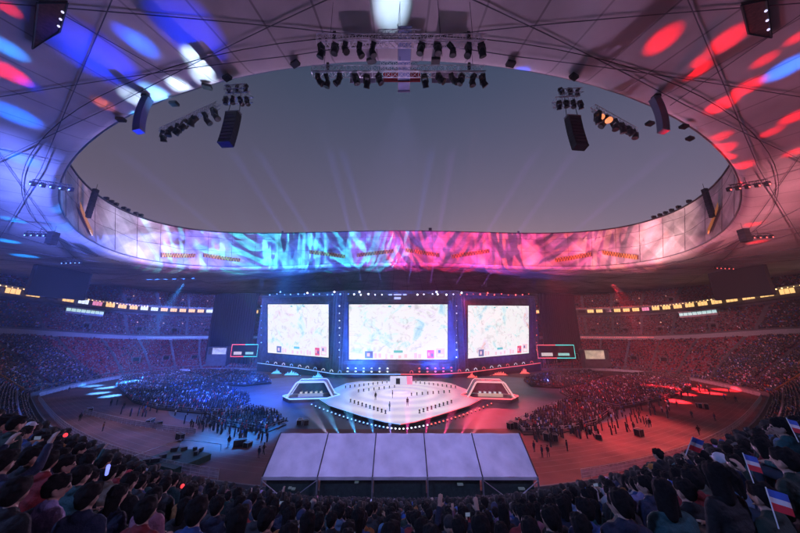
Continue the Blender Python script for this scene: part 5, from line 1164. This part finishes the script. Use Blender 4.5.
# blobs of light on the ceiling
def blob(px, py, rpx, c, e, src):
    p = hit_roof(px,py); q = hit_roof(px+.5*rpx,py+.5*rpx); S = Vector(src); d = (p-S).length
    r_ = min(rpx/267*((p-CAM).y*_c+(p-CAM).z*_s)*.95, 7); ang = math.degrees(2*math.atan(r_/d)); inc = max(.25,abs((p-S).normalized().z)); spot("ceiling_spot", S, p, c, e*39.5*d*d/inc, max(ang,1.2)*1.4, 1, .15)
WB = (.5,.75,1)
for px,py,r,c,e in ((392,3,17,WB,6),(200,62,12,WB,7),(205,79,10,WB,4),(180,87,9,WB,6),(158,97,15,(.4,.68,1),4.5),(135,98,10,WB,4.5),(142,122,8,(.2,.6,1),5),(143,45,14,(.1,.35,1),2.2),(128,36,12,(.05,.25,1),1.6),(95,55,34,BLUE,2.4),(190,30,34,BLUE,1.7),(8,48,13,(.15,.5,1),3),(16,115,17,(.05,.35,1),3),(22,159,14,(.06,.4,1),3),(14,220,8,CYAN,3),(8,241,8,CYAN,3),(26,256,9,CYAN,3),(787,68,15,(.05,.4,1),4),(522,76,9,(.05,.3,1),2.2),(6,6,10,RED,1.6),(8,72,14,RED,2.2),
                    (663,40,15,RED,3),(728,40,15,RED,2.4),(698,70,11,RED,2.6),(748,87,12,RED,2.4),(722,105,12,RED,3),(718,152,12,RED,3),(722,162,9,RED,4),(742,167,9,RED,2.4),(720,138,9,RED,1.6),(797,116,11,RED,2.6),(735,190,8,RED,1.6),(765,60,9,RED,1.6),(700,60,7,RED,1.4),(772,132,8,RED,1.6),(40,190,9,BLUE,1.6),(30,85,9,BLUE,1.5),(796,152,8,RED,1.8),(754,224,7,RED,2.4),(758,242,7,RED,2),(797,38,8,RED,1.5),(104,104,9,(1,.4,.12),1.2),(70,215,12,CYAN,1.6),(60,228,14,CYAN,.9)):
    p_ = hit_roof(px,py); src = (p_.x*.72, p_.y*.55, 6)
    if 350<px<430: src = (3,-104,26)
    blob(px,py,r*(.78 if c != WB else 1),tuple(v_*v_ if c != WB else v_ for v_ in c),e*(1.25 if c != WB else .6),src)
# pattern projectors on the fascia: slides of slanted shards in front of the lamp
def gobo(loc, tgt, c1, c2, power, ang, seed, sc_=5.0):
    o = spot("pattern_projector", loc, tgt, (1,1,1), power, ang, .35, .05); d = o.data; d.use_nodes = True; n = d.node_tree.nodes; l = d.node_tree.links; em = n["Emission"]
    tc = n.new("ShaderNodeTexCoord"); vt = n.new("ShaderNodeVectorTransform"); vt.vector_type='VECTOR'; vt.convert_from='WORLD'; vt.convert_to='OBJECT'; l.new(tc.outputs["Normal"], vt.inputs[0])
    mp = n.new("ShaderNodeMapping"); mp.inputs["Location"].default_value=(seed,seed*.7,0); mp.inputs["Scale"].default_value=(sc_*.55,sc_*2.6,1); mr_ = n.new("ShaderNodeMapping"); mr_.inputs["Rotation"].default_value=(0,0,.75 if int(seed)%2 else -.6); l.new(vt.outputs[0], mr_.inputs[0]); l.new(mr_.outputs[0], mp.inputs[0])
    v = n.new("ShaderNodeTexVoronoi"); v.inputs["Scale"].default_value=2.2; l.new(mp.outputs[0], v.inputs["Vector"]); nz = n.new("ShaderNodeTexNoise"); nz.inputs["Scale"].default_value=2.2; nz.inputs["Detail"].default_value=7; l.new(mp.outputs[0], nz.inputs["Vector"])
    sp_ = n.new("ShaderNodeSeparateColor"); l.new(v.outputs["Color"], sp_.inputs[0]); ad = n.new("ShaderNodeMath"); ad.operation='ADD'; l.new(sp_.outputs[0], ad.inputs[0]); l.new(nz.outputs["Fac"], ad.inputs[1])
    cr = n.new("ShaderNodeValToRGB"); e = cr.color_ramp.elements; e[0].position=.42; e[0].color=(*[a*.3 for a in c2],1); e[1].position=.86; e[1].color=(*c1,1); q = e.new(.6); q.color=(*c2,1)
    hf = n.new("ShaderNodeMath"); hf.operation='MULTIPLY'; hf.inputs[1].default_value=.62; l.new(ad.outputs[0], hf.inputs[0]); l.new(hf.outputs[0], cr.inputs[0]); l.new(cr.outputs[0], em.inputs["Color"])
for k,(tt,c1,c2,pw) in enumerate(((.90,(.25,.75,1),(.45,.12,.35),4.5e5),(.80,(.08,.78,1),(.12,.12,.6),6e5),(.70,(.10,.75,1),(.03,.12,.65),8e5),(.615,(.05,.65,1),(.05,.06,.5),8e5),(.54,(.10,.55,1),(.25,.05,.5),7e5),
        (.47,(1,.05,.16),(.35,.03,.35),7e5),(.39,(1,.03,.10),(.40,.02,.18),8e5),(.30,(1,.07,.12),(.6,.03,.2),8e5),(.20,(1,.09,.14),(.6,.05,.2),6e5),(.10,(1,.22,.22),(.6,.08,.2),4.5e5))):
    T_ = fas(PI*tt,.55); gobo((T_.x*.12,-45,3), T_, c1, c2, pw*3.6, 18.5, 3.1*k+1, 15)
spot("fascia_light", (-25,-5,22), (-105,4,59), (.75,.62,.95), 6e5, 22, 1, .3); spot("fascia_light", (25,-5,22), (105,4,59), (1,.5,.5), 6e5, 22, 1, .3)
spot("fascia_light", (-25,-5,22), (-98,-14,58), (1,.5,.45), 1.6e5, 14, 1, .3)
# beams through the haze
for k in range(7): spot("beam_light", (-64-3.4*k,46+2*k,34-.5*k), (-76-6*k,30,2), BLUE, 6e6, 1.6, .3, .1)
for k in range(6): spot("beam_light", (-90,44,2.5), (-150+6*k,60,52-1.5*k), BLUE, 5e6, 1.6, .3, .1)
for k,x in enumerate((-62,-44,-31,-20,-9,4,16,29,44,60)): spot("beam_light", (x,45.5+abs(x)*.1,43.5), (x*1.7+(-6,9,-4,7,-8,6,-7,5,-6,4)[k],-16,92), (.16,.18,1) if x<10 else (.40,.12,.75), 1.7e7, 3.6, 1, .1)
for k in range(5): spot("beam_light", (-26+10*k,42,2), (-40+20*k,-25,62), (.1,.2,1), 6e5, 2.0, .5, .1)

# ------------------------------------------------------------------ haze
hb_ = MB(); hb_.box((0,0,42.5),(560,420,87.9)); haze = hb_.build("haze", []); tag(haze, kind="stuff")
hm = bpy.data.materials.new("haze_air"); hm.use_nodes = True; hm.node_tree.nodes.clear(); hv_ = hm.node_tree.nodes.new("ShaderNodeVolumePrincipled"); ho = hm.node_tree.nodes.new("ShaderNodeOutputMaterial"); hm.node_tree.links.new(hv_.outputs[0], ho.inputs[1])
hv_.inputs["Color"].default_value = (.92,.93,1,1); hv_.inputs["Density"].default_value = .0005; hv_.inputs["Anisotropy"].default_value = .2
haze.data.materials.clear(); haze.data.materials.append(hm)
